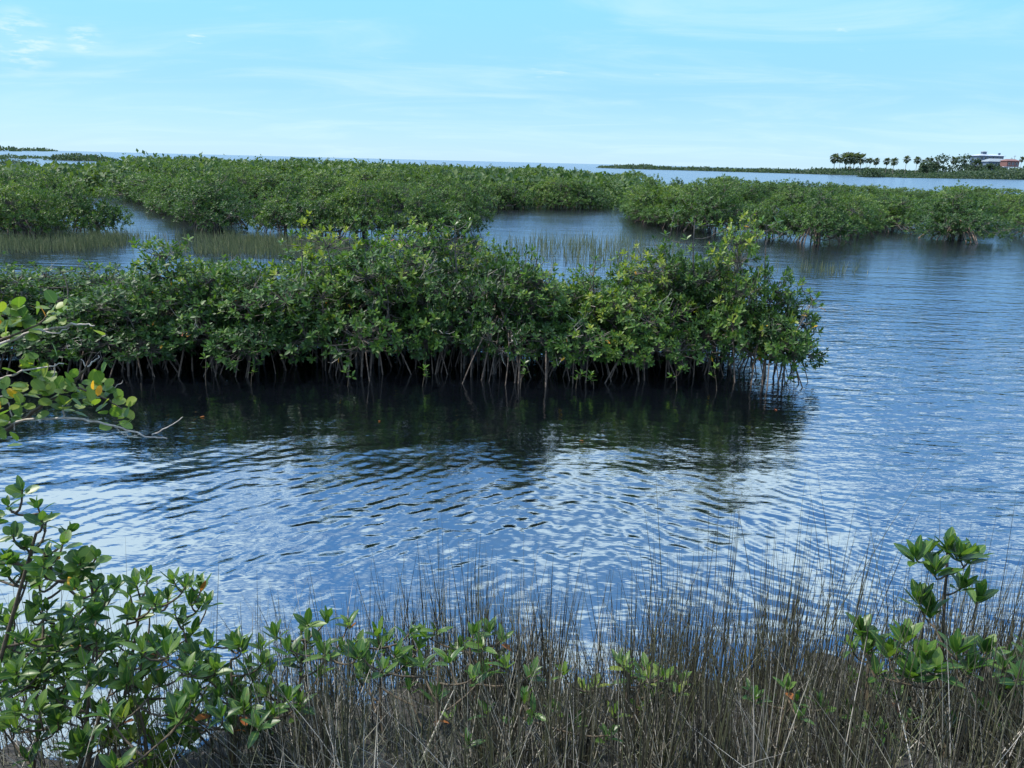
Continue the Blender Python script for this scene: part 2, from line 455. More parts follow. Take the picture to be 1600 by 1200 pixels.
def crown_tips(r, rad, H, zlow, nl, nt, flat=.75, lobe=(.30, .48)):
    """tips on leaf lobes that together make an uneven crown; returns tips, directions, lobe centres."""
    cz = (H + zlow) / 2; rz = (H - zlow) / 2
    C = []
    while len(C) < nl:
        p = r.uniform(-1, 1, 3)
        q = np.linalg.norm(p)
        if q > 1 or q < .25: continue
        C.append((p[0] * rad * .72, p[1] * rad * .72, cz + p[2] * rz * .70))
    for k in range(nl // 2):          # skirt of low boughs
        a_ = k / (nl // 2) * 6.283 + r.normal(0, .2); q = r.uniform(.55, .86)
        C[k] = (math.cos(a_) * rad * q, math.sin(a_) * rad * q, zlow + (H - zlow) * r.uniform(.12, .28))
    C = np.array(C)
    lr = r.uniform(*lobe, nl) * min(rad, rz * 1.3)
    idx = r.integers(0, nl, nt * 3)
    d = unit(r.normal(0, 1, (nt * 3, 3)) + np.array([0, 0, .35]))
    sh = 1 - .4 * r.random(nt * 3) ** 2
    P = C[idx] + d * (lr[idx] * sh)[:, None] * np.array([1.1, 1.1, flat])
    out = unit(P - np.array([0, 0, cz - .3 * rz]))
    D = unit(d * .5 + out * .45 + np.array([0, 0, .62]) + r.normal(0, .34, d.shape))
    ok = (P[:, 2] > zlow) & (P[:, 2] < H * 1.04)
    ok &= ~((P[:, 2] < zlow + .2 * rz) & (r.random(len(P)) < .4))
    P, D = P[ok][:nt], D[ok][:nt]
    up_ = (P[:, 2] > zlow + .68 * (H - zlow)) & (r.random(len(P)) < .22)      # longer shoots on top
    P[up_, 2] += r.uniform(.03, .13, up_.sum()) * H
    return P, D, C

SHRUB_DEAD = []
def shrub_meshes(seed, rad=1.0, H=2.0, zlow=.25, nl=16, nt=360, m=8, leaf=.096, tmpl=T_ISL, mat='mangrove', twig_sides=3, twig_every=1, nstem=5, stem_r=.017, bark='bark', lobe=(.30, .48)):
    r = np.random.default_rng(seed)
    P, D, C = crown_tips(r, rad, H, zlow, nl, nt, lobe=lobe)
    # stems
    tb = MB(); anchors = []
    for c in C:
        a0 = np.array([r.normal(0, .13 * rad), r.normal(0, .13 * rad), .25 + .35 * r.random()])
        pts = curve_pts(a0, c, np.array([r.normal(0, .05), r.normal(0, .05), -.08 * r.random()]) * rad * 2, 6)
        tb.tube(pts, np.linspace(stem_r, stem_r * .45, 6), 5)
        anchors.append(pts[2:])
    for _ in range(nstem):
        a = np.array([r.normal(0, .10 * rad), r.normal(0, .10 * rad), -.25]); b = a + np.array([r.normal(0, .08), r.normal(0, .08), .95])
        tb.tube(curve_pts(a, b, (r.normal(0, .03), r.normal(0, .03), 0), 4), np.linspace(stem_r * 1.2, stem_r, 4), 5)
    A = np.concatenate(anchors)
    if twig_every:
        for i in range(0, len(P), twig_every):
            k = np.argmin(((A - P[i]) ** 2).sum(1) + (A[:, 2] > P[i, 2] + .05) * .2)
            mid_ = (A[k] + P[i]) / 2 + r.normal(0, .03, 3) - np.array([0, 0, .03])
            tb.tube(np.array([A[k], mid_, P[i]]), [stem_r * .32, stem_r * .26, stem_r * .2], twig_sides)
    dead = MB()
    for i in r.choice(len(P), 9, replace=False):
        o_ = unit(P[i] - np.array([0, 0, H * .5])) * .5 + np.array([0, 0, .35]); p0 = P[i] - o_ * .25
        for _ in range(5):
            q1 = p0 + (o_ + r.normal(0, .3, 3)) * r.uniform(.15, .28) * rad ** .5; q2 = q1 + (o_ + r.normal(0, .45, 3)) * r.uniform(.1, .2)
            dead.tube(np.array([p0, (p0 + q1) / 2 + r.normal(0, .015, 3), q1, q2]), [.006, .005, .004, .002], 4)
    SHRUB_DEAD.append(dead.mesh('dead_twigs', M['palebranch']))
    trunk = tb.mesh('mangrove_trunk', M[bark])
    cb = MB()
    O, L, Sd, Nn = rosette_frames(P, D, m, r, .25, 1.35, .08)
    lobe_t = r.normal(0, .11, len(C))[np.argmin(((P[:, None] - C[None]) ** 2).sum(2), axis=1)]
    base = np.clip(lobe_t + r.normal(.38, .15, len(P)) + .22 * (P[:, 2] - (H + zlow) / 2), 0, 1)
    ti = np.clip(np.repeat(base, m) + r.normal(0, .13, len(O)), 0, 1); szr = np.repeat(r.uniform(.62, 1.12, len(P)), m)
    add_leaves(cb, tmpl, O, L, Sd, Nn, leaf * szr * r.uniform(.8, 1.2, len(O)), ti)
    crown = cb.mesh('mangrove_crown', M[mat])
    # places for a few yellowing leaves on the outer shell
    sel = r.choice(len(P), min(9, len(P)), replace=False)
    yl = []
    for i in sel:
        O1, L1, S1, N1 = rosette_frames(P[i:i + 1], D[i:i + 1], 1, r, 1.1, 1.3, .3)
        sc = leaf * r.uniform(.85, 1.15)
        yl.append(Matrix(((*[S1[0][0] * sc, L1[0][0] * sc, N1[0][0] * sc], O1[0][0]), (*[S1[0][1] * sc, L1[0][1] * sc, N1[0][1] * sc], O1[0][1]),
                          (*[S1[0][2] * sc, L1[0][2] * sc, N1[0][2] * sc], O1[0][2]), (0, 0, 0, 1))))
    return trunk, crown, yl

def root_mesh(r, rad, mat='root', thick=.014):
    az = r.uniform(0, 6.283); e = r.uniform(.5, 1.12) * rad; z0 = r.uniform(.5, 1.0)
    t = np.linspace(0, 1, 8)
    rr = .08 + (e - .08) * t ** r.uniform(.75, 1.0)
    z = z0 + .10 * np.sin(t * math.pi * .8) - (z0 + .25) * t ** r.uniform(1.15, 1.9)
    a2 = az + t * r.normal(0, .25)
    b = MB(); b.tube(np.stack([np.cos(a2) * rr, np.sin(a2) * rr, z], 1), thick * r.uniform(.7, 1.25) * np.linspace(1, .9, 8), 6)
    return b.mesh('prop_root', M[mat])
rr_ = np.random.default_rng(21)
ROOTS = [root_mesh(rr_, 1.0) for _ in range(26)]

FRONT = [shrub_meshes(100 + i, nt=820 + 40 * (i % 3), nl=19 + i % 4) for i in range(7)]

def front_shrub(proto, loc, rz, sx, sz, label, nroots, nyel, group='red mangroves of the near island', yseed=0):
    trunk, crown, yl = FRONT[proto % len(FRONT)]
    e = empty('mangrove_tree', loc)
    e.rotation_euler.z = rz; e.scale = (sx, sx, sz)
    tag(e, label, 'mangrove', group)
    link('trunk', trunk, e)
    c = link('crown', crown, e); c['kind'] = 'stuff'
    link('dead_twigs', SHRUB_DEAD[proto % len(FRONT)], e)['kind'] = 'stuff'
    r = np.random.default_rng(500 + yseed)
    for k in range(nroots):
        o = link('prop_root', ROOTS[int(r.integers(len(ROOTS)))], e)
        o.rotation_euler.z = r.uniform(0, 6.283)
        s = r.uniform(.8, 1.15); o.scale = (s, s, 1)
    for k in range(nyel):
        o = link('yellow_leaf', leaf_mesh('isl', 'yellow' if r.random() < .75 else 'rust'), e)
        o.matrix_basis = yl[k % len(yl)]
    return e

# px centre, depth behind the water's edge (m), top z, half width, label
ISLAND = [
 (-150, .9, 1.45, 1.15, 'dense mangrove cut off by the left picture edge on the near island'),
 (-20, .9, 1.28, 1.05, 'low rounded mangrove behind the round-leaved branch, leftmost crown of the near island'),
 (95, 1.0, 1.36, .95, 'mangrove second from the left on the near island, its top sparse against pale water'),
 (180, .8, 1.40, .95, 'mangrove with crossing pale roots just right of the round-leaved branch tip'),
 (275, 1.1, 1.80, 1.0, 'tall domed mangrove rising at the left third of the near island'),
 (375, .8, 1.52, .95, 'lower mangrove in the dip left of the tall middle of the near island'),
 (470, 1.2, 1.86, 1.0, 'tall mangrove with yellow leaf tips at the left of the island middle'),
 (565, .9, 1.84, 1.0, 'broad bright-topped mangrove in the middle of the near island'),
 (650, 1.3, 1.88, .95, 'full green mangrove in the island middle next to the highest shoot'),
 (725, 1.1, 2.02, .80, 'mangrove with the upright leafy shoot at the centre of the near island'),
 (775, .7, 1.80, .75, 'narrow mangrove at the right shoulder of the island middle'),
 (850, .8, 1.55, .90, 'low sparse mangrove just right of centre with pale water above it'),
 (930, .9, 1.52, .90, 'low mangrove in front of the reedy pond, long leaning roots beneath'),
 (1015, .9, 1.58, .90, 'mangrove left of the bare forked twigs on the near island'),
 (1090, 1.2, 1.84, .90, 'mangrove under the bare forked twigs near the island right end'),
 (1165, 1.0, 2.10, .85, 'tall leaning mangrove close to the right end of the near island'),
 (1215, .55, 1.55, .72, 'mangrove at the right tip of the near island with leaves hanging over open water'),
]
for i, (px, dep, ztop, hw, lab) in enumerate(ISLAND):
    g = ground(px, 600 + (px - 700) * .012)
    front_shrub(i, (g[0], g[1] + dep, 0), i * 1.9 + .4, hw, ztop / 1.85, lab, 24, 7, yseed=i)
BACK = [(40, 2.6, 1.15, 1.0, 'second row mangrove behind the left end of the near island'), (230, 2.6, 1.35, 1.0, 'second row mangrove behind the tall left dome of the island'),
        (420, 2.7, 1.6, 1.1, 'second row mangrove between the left dome and the island middle'), (610, 2.8, 1.75, 1.1, 'second row mangrove behind the bright-topped island middle'),
        (760, 2.5, 1.7, .9, 'second row mangrove behind the right shoulder of the island middle'), (1000, 2.3, 1.42, .8, 'second row mangrove behind the low right part of the island'),
        (1140, 2.4, 1.95, .9, 'second row mangrove behind the tall leaning one at the right')]
BACK += [(px, 2.2 + .3 * (k % 2), zt, .9, l) for k, (px, zt, l) in enumerate([(130, 1.12, 'low inner mangrove behind the crossing pale roots at the left'), (330, 1.3, 'inner mangrove behind the dip beside the tall left dome'),
   (520, 1.55, 'inner mangrove behind the yellow-tipped tall one'), (690, 1.6, 'inner mangrove behind the highest shoot'), (855, 1.25, 'low inner mangrove behind the sparse right of centre crowns'),
   (930, 1.2, 'low inner mangrove at the pond side of the near island'), (1070, 1.4, 'inner mangrove behind the bare forked twigs'), (1185, 1.35, 'inner mangrove close behind the right tip of the island')])]
BACK += [(-120, 2.3, 1.2, 1.1, 'second row mangrove at the left picture edge on the near island'), (-40, 2.0, 1.1, 1.0, 'second row mangrove behind the leftmost crown'), (60, 3.4, .95, 1.1, 'hindmost mangrove behind the sparse second crown from the left'), (-80, 3.4, 1.0, 1.1, 'hindmost mangrove at the left picture edge on the near island')]
BACK += [(px, 3.9, zt, 1.1, l) for px, zt, l in [(150, .95, 'low hindmost mangrove behind the left part of the near island'), (330, 1.15, 'hindmost mangrove behind the left dome'), (500, 1.3, 'hindmost mangrove left of the island middle'),
   (660, 1.35, 'hindmost mangrove behind the island middle'), (1090, 1.2, 'low hindmost mangrove toward the right end of the island')]]
for i, (px, dep, ztop, hw, lab) in enumerate(BACK):
    g = ground(px, 600 + (px - 700) * .012)
    front_shrub(i + 3, (g[0], g[1] + dep, 0), i * 2.3 + 1.1, hw, ztop / 1.85, lab, 5, 4, yseed=40 + i)

ORD = ['first', 'second', 'third', 'fourth', 'fifth', 'sixth', 'seventh', 'eighth', 'ninth', 'tenth', 'eleventh', 'twelfth']
# small mangrove seedlings standing among the roots, and loose upright shoots above the crowns
def sprig(name, label, cat, group, base, tips, m, leaf, mat='hero', kinds=('hero', 'hero2', 'hero3'), stem_mat='stem', seed=0, r0=.012,
          amin=.2, amax=1.0, main=None, rust=.03, down=.05, leafname='leaf', spread=.25, lift=.9, rustmat='rust'):
    """a plant with one object per leaf: base point, tips in world space."""
    r = np.random.default_rng(seed)
    base = np.asarray(base, float); tips = np.asarray(tips, float)
    e = empty(name, base); tag(e, label, cat, group)
    sb = MB()
    if main is None:
        c = tips.mean(0); top = np.array([c[0], c[1], tips[:, 2].max() * .7 + tips[:, 2].min() * .3])
        main = curve_pts(base, top, r.normal(0, .03, 3), 8)
    main = np.asarray(main, float)
    sb.tube(main - base, np.linspace(r0, r0 * .45, len(main)), 7)
    dirs = []
    nodes = [p for p in main]
    for tp in tips[np.argsort(tips[:, 2])]:
        nd = np.array(nodes)
        cost = np.linalg.norm(nd - tp, axis=1) + np.where(nd[:, 2] > tp[2] - .04, .6, 0)
        a = nd[np.argmin(cost)]
        L = np.linalg.norm(tp - a)
        if L > .01:
            pts = curve_pts(a, tp, np.array([(tp - a)[0] * .12, (tp - a)[1] * .12, -L * .12]) + r.normal(0, .04 * L, 3), 5)
            sb.tube(pts - base, np.linspace(r0 * .5, r0 * .28, 5), 5)
            nodes += [p for p in pts[1:4]]
            d = unit(pts[-1] - pts[-2]); 
        else: d = np.array([0, 0, 1.])
        dirs.append(unit(d * (1 - lift * .5) + np.array([0, 0, lift]) + r.normal(0, spread, 3)))
    ts = tips[np.argsort(tips[:, 2])]
    link('stem', sb.mesh(name + '_stem', M[stem_mat]), e)
    O, L, Sd, Nn = rosette_frames(ts, np.array(dirs), m, r, amin, amax, down)
    kk = np.tile(np.arange(m), len(ts))
    for q in range(len(O)):
        if r.random() < .08: continue
        isr = r.random() < rust and kk[q] > m * .5
        s = leaf * (r.uniform(.85, 1.15)) * (.62 + .38 * min(1, kk[q] / 3.0))
        o = link(leafname, leaf_mesh(kinds[int(r.integers(len(kinds)))], (rustmat if isr else mat)), e)
        p = O[q] - base; w = r.uniform(.85, 1.15)
        o.matrix_basis = Matrix(((Sd[q][0] * s * w, L[q][0] * s, Nn[q][0] * s, p[0]), (Sd[q][1] * s * w, L[q][1] * s, Nn[q][1] * s, p[1]),
                                 (Sd[q][2] * s * w, L[q][2] * s, Nn[q][2] * s, p[2]), (0, 0, 0, 1)))
    return e

def on_bank(x, y): return np.array([x, y, float(bank_z(np.array(x), np.array(y))) - .05])
def px_tips(lst, Y, r=None, jit=0.0, extra=0, ex_px=28):
    r = r or np.random.default_rng(1)
    out = [at(px, py, Y + r.normal(0, jit)) for px, py in lst]
    for _ in range(extra):
        px, py = lst[int(r.integers(len(lst)))]
        out.append(at(px + r.normal(0, ex_px), py + abs(r.normal(0, ex_px)) * .9, Y + r.normal(.0, jit * 1.3)))
    return np.array(out)

# shoots standing up out of the near island
rs = np.random.default_rng(31)
def island_shoot(lst, Y, basepx, basepy, label, seed, main=None, m=8, leaf=.10):
    t = px_tips(lst, Y, np.random.default_rng(seed), .12)
    b = at(basepx, basepy, Y)
    return sprig('mangrove_shoot', label, 'mangrove', 'leafy shoots above the near island', b, t, m, leaf, seed=seed, kinds=('isl',), stem_mat='bark', r0=.014, rust=.05, rustmat='yellow', amax=1.15)
G0 = ground(700, 600)[1]
island_shoot([(690, 345), (710, 350), (732, 345), (700, 362), (725, 365), (745, 372), (680, 365), (715, 338)], G0 + 1.2, 715, 440, 'upright leafy shoot above the centre of the near island', 61)
island_shoot([(1055, 330), (1050, 352), (1080, 345), (1095, 350), (1110, 348), (1125, 355), (1040, 365), (1072, 372), (1140, 352)], G0 + 1.3, 1085, 440, 'open forked twigs with few leaves above the right part of the island', 62, leaf=.095, m=6)
island_shoot([(1190, 345), (1205, 352), (1180, 360), (1215, 345), (1225, 360), (1200, 372), (1170, 352)], G0 + 1.1, 1195, 440, 'leafy shoot topping the tall mangrove near the island right end', 63)
island_shoot([(835, 400), (850, 408), (842, 418), (826, 415)], G0 + .9, 845, 470, 'thin dark shoot against pale water right of the island centre', 64, m=7)
island_shoot([(931, 405), (940, 415), (922, 418)], G0 + .9, 930, 470, 'thin dark shoot against the reedy pond', 65, m=7)
island_shoot([(1265, 455), (1278, 462), (1270, 475), (1282, 478), (1262, 490), (1255, 440), (1270, 510), (1262, 535)], G0 + .4, 1225, 545, 'leafy side branch reaching out past the island right tip', 66, m=8)
island_shoot([(1250, 565), (1240, 580), (1255, 548), (1236, 592), (1228, 606)], G0 + .3, 1222, 560, 'branch drooping to the water at the island right tip', 67, m=7)
island_shoot([(125, 408), (140, 412), (112, 420), (150, 420), (60, 428), (30, 438), (20, 432)], G0 + 1.2, 105, 475, 'sparse twigs against pale water at the left of the near island', 68, m=6)
island_shoot([(455, 365), (470, 362), (485, 368), (440, 378), (500, 372)], G0 + 1.2, 470, 450, 'yellow-green leafy top of the tall island mangrove', 69, m=9)

for k, px in enumerate([322, 395, 540, 655, 815, 905, 925, 1060, 1120]):
    g = ground(px, 606 + (px - 700) * .012)
    h = rs.uniform(.22, .42)
    sprig('mangrove_seedling', ORD[k] + ' mangrove seedling from the left standing in the water under the near island', 'seedling', 'seedlings at the foot of the near island',
          (g[0], g[1], -.2), [(g[0] + rs.normal(0, .04), g[1], h), (g[0] + rs.normal(0, .07), g[1] + .03, h * .65)], 7, .095, seed=900 + k, kinds=('isl',), r0=.006, amax=1.25)

# ------------------------------------------------------------------ middle distance mangroves
MIDP = [shrub_meshes(200 + i, rad=1.75, H=2.3, zlow=.14, nl=15, nt=1000, m=7, lobe=(.36, .60), leaf=.15, tmpl=T_MID, mat='midgreen', twig_every=4, nstem=7, stem_r=.03) for i in range(5)]
FARP = [shrub_meshes(300 + i, rad=2.2, H=2.5, zlow=.1, nl=13, nt=560, m=6, lobe=(.40, .65), leaf=.24, tmpl=T_MID, mat='farleaf', twig_every=0, nstem=5, stem_r=.035) for i in range(4)]
def roots_cluster(seed, n=16, rad=1.5, mat='root'):
    r = np.random.default_rng(seed); b = MB()
    for _ in range(n):
        az = r.uniform(0, 6.283); e = r.uniform(.4, 1.0) * rad; z0 = r.uniform(.5, 1.0); t = np.linspace(0, 1, 6)
        rr = .1 + (e - .1) * t ** .85; z = z0 + .1 * np.sin(t * 2.5) - (z0 + .2) * t ** 2
        b.tube(np.stack([np.cos(az + .2 * t) * rr, np.sin(az + .2 * t) * rr, z], 1), .022, 4)
    return b.mesh('prop_roots', M[mat])
MIDROOT = [roots_cluster(400 + i) for i in range(4)]
rm = np.random.default_rng(77)
NMID = [0]
# height of the mangrove skyline seen along the shore (photo columns, rows)
prof_x = [-200, 0, 80, 100, 180, 200, 300, 400, 480, 530, 600, 650, 700, 760, 800, 830, 900, 945, 975, 1040, 1145, 1197, 1302, 1341, 1390, 1450, 1481, 1520, 1560, 1700]
prof_y = [258, 258, 258, 254, 258, 244, 246, 249, 246, 249, 253, 256, 257, 262, 260, 259, 268, 274, 268, 270, 268, 274, 279, 282, 292, 290, 280, 288, 291, 293]
def mid_shrub(x, y, s, h, label, group, edge=False):
    i = NMID[0]; NMID[0] += 1
    far = y > 62
    px = 800 + x / (y * math.cos(PITCH) + CAM_H * math.sin(PITCH)) * FPX
    s *= rm.uniform(.8, 1.2); h *= rm.uniform(.88, 1.08)
    h = min(h, .88 * (at(px, np.interp(px, prof_x, prof_y) + rm.normal(2.5, 4.0), y)[2]) / (2.5 if far else 2.3))
    pr = (FARP if far else MIDP)[i % (4 if far else 5)]
    e = empty('mangrove_tree', (x, y, 0)); e.rotation_euler.z = rm.uniform(0, 6.283)
    e.scale = (s, s, h); tag(e, label, 'mangrove', group)
    link('trunk', pr[0], e)
    c = link('crown', pr[1], e); c['kind'] = 'stuff'
    if edge:
        o = link('prop_roots', MIDROOT[i % 4], e); o['kind'] = 'stuff'
    return e
def gpoly(lst): return np.array([ground(a, b)[:2] for a, b in lst])
def inside(p, poly):
    x, y = p; c = False; n = len(poly)
    for i in range(n):
        x1, y1 = poly[i]; x2, y2 = poly[(i + 1) % n]
        if (y1 > y) != (y2 > y) and x < (x2 - x1) * (y - y1) / (y2 - y1) + x1: c = not c
    return c
def edge_row(pxs, step, s, h, label, group, jit=.3):
    """shrubs along a pixel polyline on the water, one every step metres."""
    pts = gpoly(pxs); out = []
    seg = np.linalg.norm(np.diff(pts, axis=0), axis=1); cum = np.concatenate([[0], np.cumsum(seg)])
    for d in np.arange(step * .5, cum[-1], step):
        x = np.interp(d, cum, pts[:, 0]); y = np.interp(d, cum, pts[:, 1])
        x += rm.normal(0, jit); y += abs(rm.normal(0, jit)) + 1.2
        hh = h * rm.uniform(.9, 1.1)
        mid_shrub(x, y, s * rm.uniform(.85, 1.15), hh, label.replace('#', ORD[len(out)]), group, True); out.append((x, y))
    return out
def fill(poly, n, mind, s, h, label, group, taken, zones):
    lo, hi = poly.min(0), poly.max(0); k = 0
    for _ in range(n * 60):
        if k >= n: break
        p = rm.uniform(lo, hi)
        if not inside(p, poly): continue
        if any((p[0] - q[0]) ** 2 + (p[1] - q[1]) ** 2 < mind ** 2 for q in taken): continue
        if abs(p[0]) > p[1] * .80 + 4: continue
        taken.append(tuple(p)); k += 1
        hs = rm.uniform(.85, 1.12)
        pxx = 800 + p[0] / (p[1] * .96 + .83) * FPX
        zl = label + (' at its left end' if pxx < zones[0] else ' at its right end' if pxx > zones[1] else ' in its central part') + (', near side' if p[1] < zones[2] else ', far side')
        mid_shrub(p[0], p[1], s * hs, h(p[1]) * hs if callable(h) else h * hs, zl, group)

LG = 'mangroves of the left bank beyond the near island'
MG = 'mangroves of the long middle thicket'
RG = 'mangroves of the right bank beyond the near island'
CG = 'mangroves behind the reedy pond'
tk = edge_row([(-170, 376), (20, 376), (90, 372), (125, 364)], 2.3, .9, .88, '# mangrove from the left picture edge with its roots in marsh grass', LG)
fill(gpoly([(-200, 362), (60, 358), (95, 346), (90, 324), (50, 302), (-100, 296)]), 20, 2.3, .95, lambda y: .98 - .006 * (y - 28), 'leafy mangrove of the left bank behind its front row', LG, tk, (20, 90, 38))
tk = edge_row([(315, 362), (360, 368), (440, 372), (530, 376), (640, 376), (757, 373)], 2.1, .85, .97, '# stilt-rooted mangrove from the narrow channel in the front row of the middle thicket', MG)
tk += edge_row([(325, 352), (285, 338), (245, 322)], 2.5, 1.0, 1.0, '# mangrove going back along the right side of the narrow channel', MG)
fill(gpoly([(265, 322), (420, 335), (560, 326), (720, 332), (785, 326), (900, 298), (900, 292), (130, 290)]), 85, 3.0, 1.15, lambda y: 1.0 + .0035 * (y - 35), 'bushy mangrove of the long middle thicket', MG, tk, (380, 620, 52))
tk = edge_row([(782, 326), (850, 328), (955, 326)], 2.7, 1.05, 1.0, '# mangrove from the left along the far side of the reedy pond', CG)
tk2 = edge_row([(1012, 338), (1045, 356), (1085, 363), (1140, 368)], 2.2, .95, 1.0, '# mangrove from the pond corner along the right bank front', RG)
for px, py, s, h, lab in [(1295, 384, 1.02, 1.07, 'round mangrove jutting forward on the right bank, dark water to its right'),
                          (1215, 376, .9, 1.0, 'mangrove partly behind the tall leaning shoot of the near island'),
                          (1345, 372, .75, .85, 'small mangrove tucked behind the round jutting one')]:
    g = ground(px, py); mid_shrub(g[0], g[1] + 1.2, s, h, lab, RG, True); tk2.append((g[0], g[1] + 1.2))
tk2 += edge_row([(1372, 364), (1440, 364)], 2.2, .95, .98, '# mangrove from the left, set back in the dark cove of the right bank', RG)
g = ground(1520, 379)
eR = mid_shrub(g[0], g[1] + 1.3, 1.2, 1.04, 'large round mangrove with red arching stilt roots at the far right of the right bank', RG)
tk2.append((g[0], g[1] + 1.3))
REDR = [root_mesh(np.random.default_rng(600 + i), 1.35, 'redroot', .02) for i in range(6)]
for k in range(16):
    o = link('prop_root', REDR[k % 6], eR); o.rotation_euler.z = -eR.rotation_euler.z + (k / 16) * 6.283
    o.location = (0, 0, .05)
    a_ = -eR.rotation_euler.z - 2.2
    o.location = (math.cos(a_) * .55, math.sin(a_) * .55, .03)
tk2 += edge_row([(1615, 374), (1800, 380)], 2.4, 1.05, 1.0, '# mangrove to the right of the red-rooted one', RG)
fill(gpoly([(1010, 330), (1040, 345), (1140, 355), (1370, 356), (1800, 366), (1800, 318), (1250, 306), (1000, 306)]), 70, 2.6, 1.1, 1.02, 'bushy mangrove of the right bank thicket', RG, tk2, (1150, 1400, 40))

# the far wood that reads as one mass: one object of real leaves
def thicket(name, label, spots, mat, seed, leaves=320, leaf=.42, kind='stuff'):
    r = np.random.default_rng(seed); b = MB()
    for (x, y, rad, H) in spots:
        n = leaves if rad > 1 else 130
        d = unit(r.normal(0, 1, (n, 3))); d[:, 2] = np.abs(d[:, 2]) * .95 + .02
        lump = 1 + .22 * np.sin(d[:, 0] * 5 + x) * np.sin(d[:, 1] * 5 + y) + .12 * r.normal(0, 1, n)
        P = np.stack([x + d[:, 0] * rad * lump, y + d[:, 1] * rad * lump, d[:, 2] * H * lump], 1)
        D = unit(d + r.normal(0, .5, (n, 3)) + [0, 0, .3])
        O, L, Sd, Nn = rosette_frames(P, D, 2, r, .5, 1.2, .1)
        t = np.clip(r.normal(.45, .2, len(O)) + r.normal(0, .12), 0, 1)
        add_leaves(b, T_MID, O, L, Sd, Nn, leaf * (max(rad, 1.3) / 2.4) * r.uniform(.6, 1.3, len(O)), t, 1.5)
    o = link(name, b.mesh(name, M[mat])); tag(o, label, None, None, kind)
    return o
sp_ = []
rf = np.random.default_rng(5)
def px_h(px, ytop, d):   # z of the sight line through pixel (px, ytop) at depth d
    return at(px, ytop, d)[2]
for d in (62, 68, 75, 83, 92, 103, 116, 132, 150):
    for px in np.arange(-60, 980, 900 / d * 3.2):
        p = px + rf.normal(0, 8)
        if d > 100 and p < 190: continue
        if d > 85 and 190 > p > 60: continue
        zt = px_h(p, np.interp(p, prof_x, prof_y) + rf.normal(2.5, 3), d)
        zt = min(zt, 2.0 + rf.uniform(0, .9)) if d < 110 else zt
        if zt < .8: continue
        w = at(p, 300, d)
        sp_.append((w[0], d + rf.normal(0, 2), rf.uniform(2.2, 3.4), zt / 1.28))
for _ in range(70):
    d = rf.uniform(55, 110); p = rf.uniform(200, 960); zt = px_h(p, np.interp(p, prof_x, prof_y) - rf.uniform(-1, 2), d); w = at(p, 300, d)
    if zt > 1.2: sp_.append((w[0], d, rf.uniform(.3, .8), zt / 1.22))
thicket('mangrove_thicket', 'far mangrove thicket below the horizon, merging into one green mass', sp_, 'farleaf', 11)

# islets and far shores
def strip(label, px0, px1, ybase, ytops, name='mangrove_islet', seed=0, thick=6.0, nleaf=110, cat='islet', group=None):
    r = np.random.default_rng(seed); b = MB()
    base = [ground(px, yb) for px, yb in zip(np.linspace(px0, px1, 2), ybase)]
    dist = (base[0][1] + base[1][1]) / 2
    n = max(4, int((base[1][0] - base[0][0]) / (dist * .006)))
    for k in range(n):
        f = (k + .5) / n
        px = px0 + (px1 - px0) * f
        x, y = base[0][0] * (1 - f) + base[1][0] * f, base[0][1] * (1 - f) + base[1][1] * f
        yt = np.interp(f, np.linspace(0, 1, len(ytops)), ytops) + r.normal(0, .5)
        H = max(.4, at(px, yt, y)[2])
        rad = dist * .0075
        d = unit(r.normal(0, 1, (nleaf, 3))); d[:, 2] = np.abs(d[:, 2])
        lump = 1 + .15 * r.normal(0, 1, nleaf)
        P = np.stack([x + d[:, 0] * rad * lump, y + d[:, 1] * thick * lump, d[:, 2] * H * .95 * lump], 1)
        D = unit(d + r.normal(0, .5, (nleaf, 3)))
        O, L, Sd, Nn = rosette_frames(P, D, 2, r, .5, 1.2, 0)
        add_leaves(b, T_MID, O, L, Sd, Nn, max(H * .35, rad * .35) * r.uniform(.6, 1.2, len(O)), np.clip(r.normal(.4, .25, len(O)), 0, 1), 1.6)
    o = link(name, b.mesh(name, M['islet'])); tag(o, label, cat, group)
    return o
strip('low distant wooded point on the horizon at the far left', -40, 82, (236.0, 236.2), [231, 232.3, 232.3, 235], seed=1, thick=60)
strip('dark mangrove islet nearest the far left edge below the horizon', -30, 76, (249, 247), [243, 242, 244, 247], seed=2)
strip('dark humped mangrove islet right of the first one, pale water in front', 84, 172, (250, 252), [245, 241, 242.5, 245, 248], seed=3)
strip('low green mangrove strip between two streaks of pale water at the left', -30, 46, (258, 257), [247, 250, 254], seed=4, thick=4)
strip('long low dark spit running along the horizon to the palms', 940, 1310, (262.5, 273), [261, 259, 262, 264, 265.5, 266, 265], seed=5, thick=20)
strip('dark green shore under the row of palms', 1285, 1640, (272, 279), [266, 264, 267, 269, 269, 267, 266, 266], seed=6, thick=25)
strip('small round islet standing in the water before the palm shore', 1350, 1374, (276.5, 277), [268, 265.5, 269], seed=7, thick=4)
strip('low grassy marsh point at the right before the houses', 1388, 1640, (277, 281), [275, 272.5, 270, 268, 267, 266, 266], seed=8, thick=12)

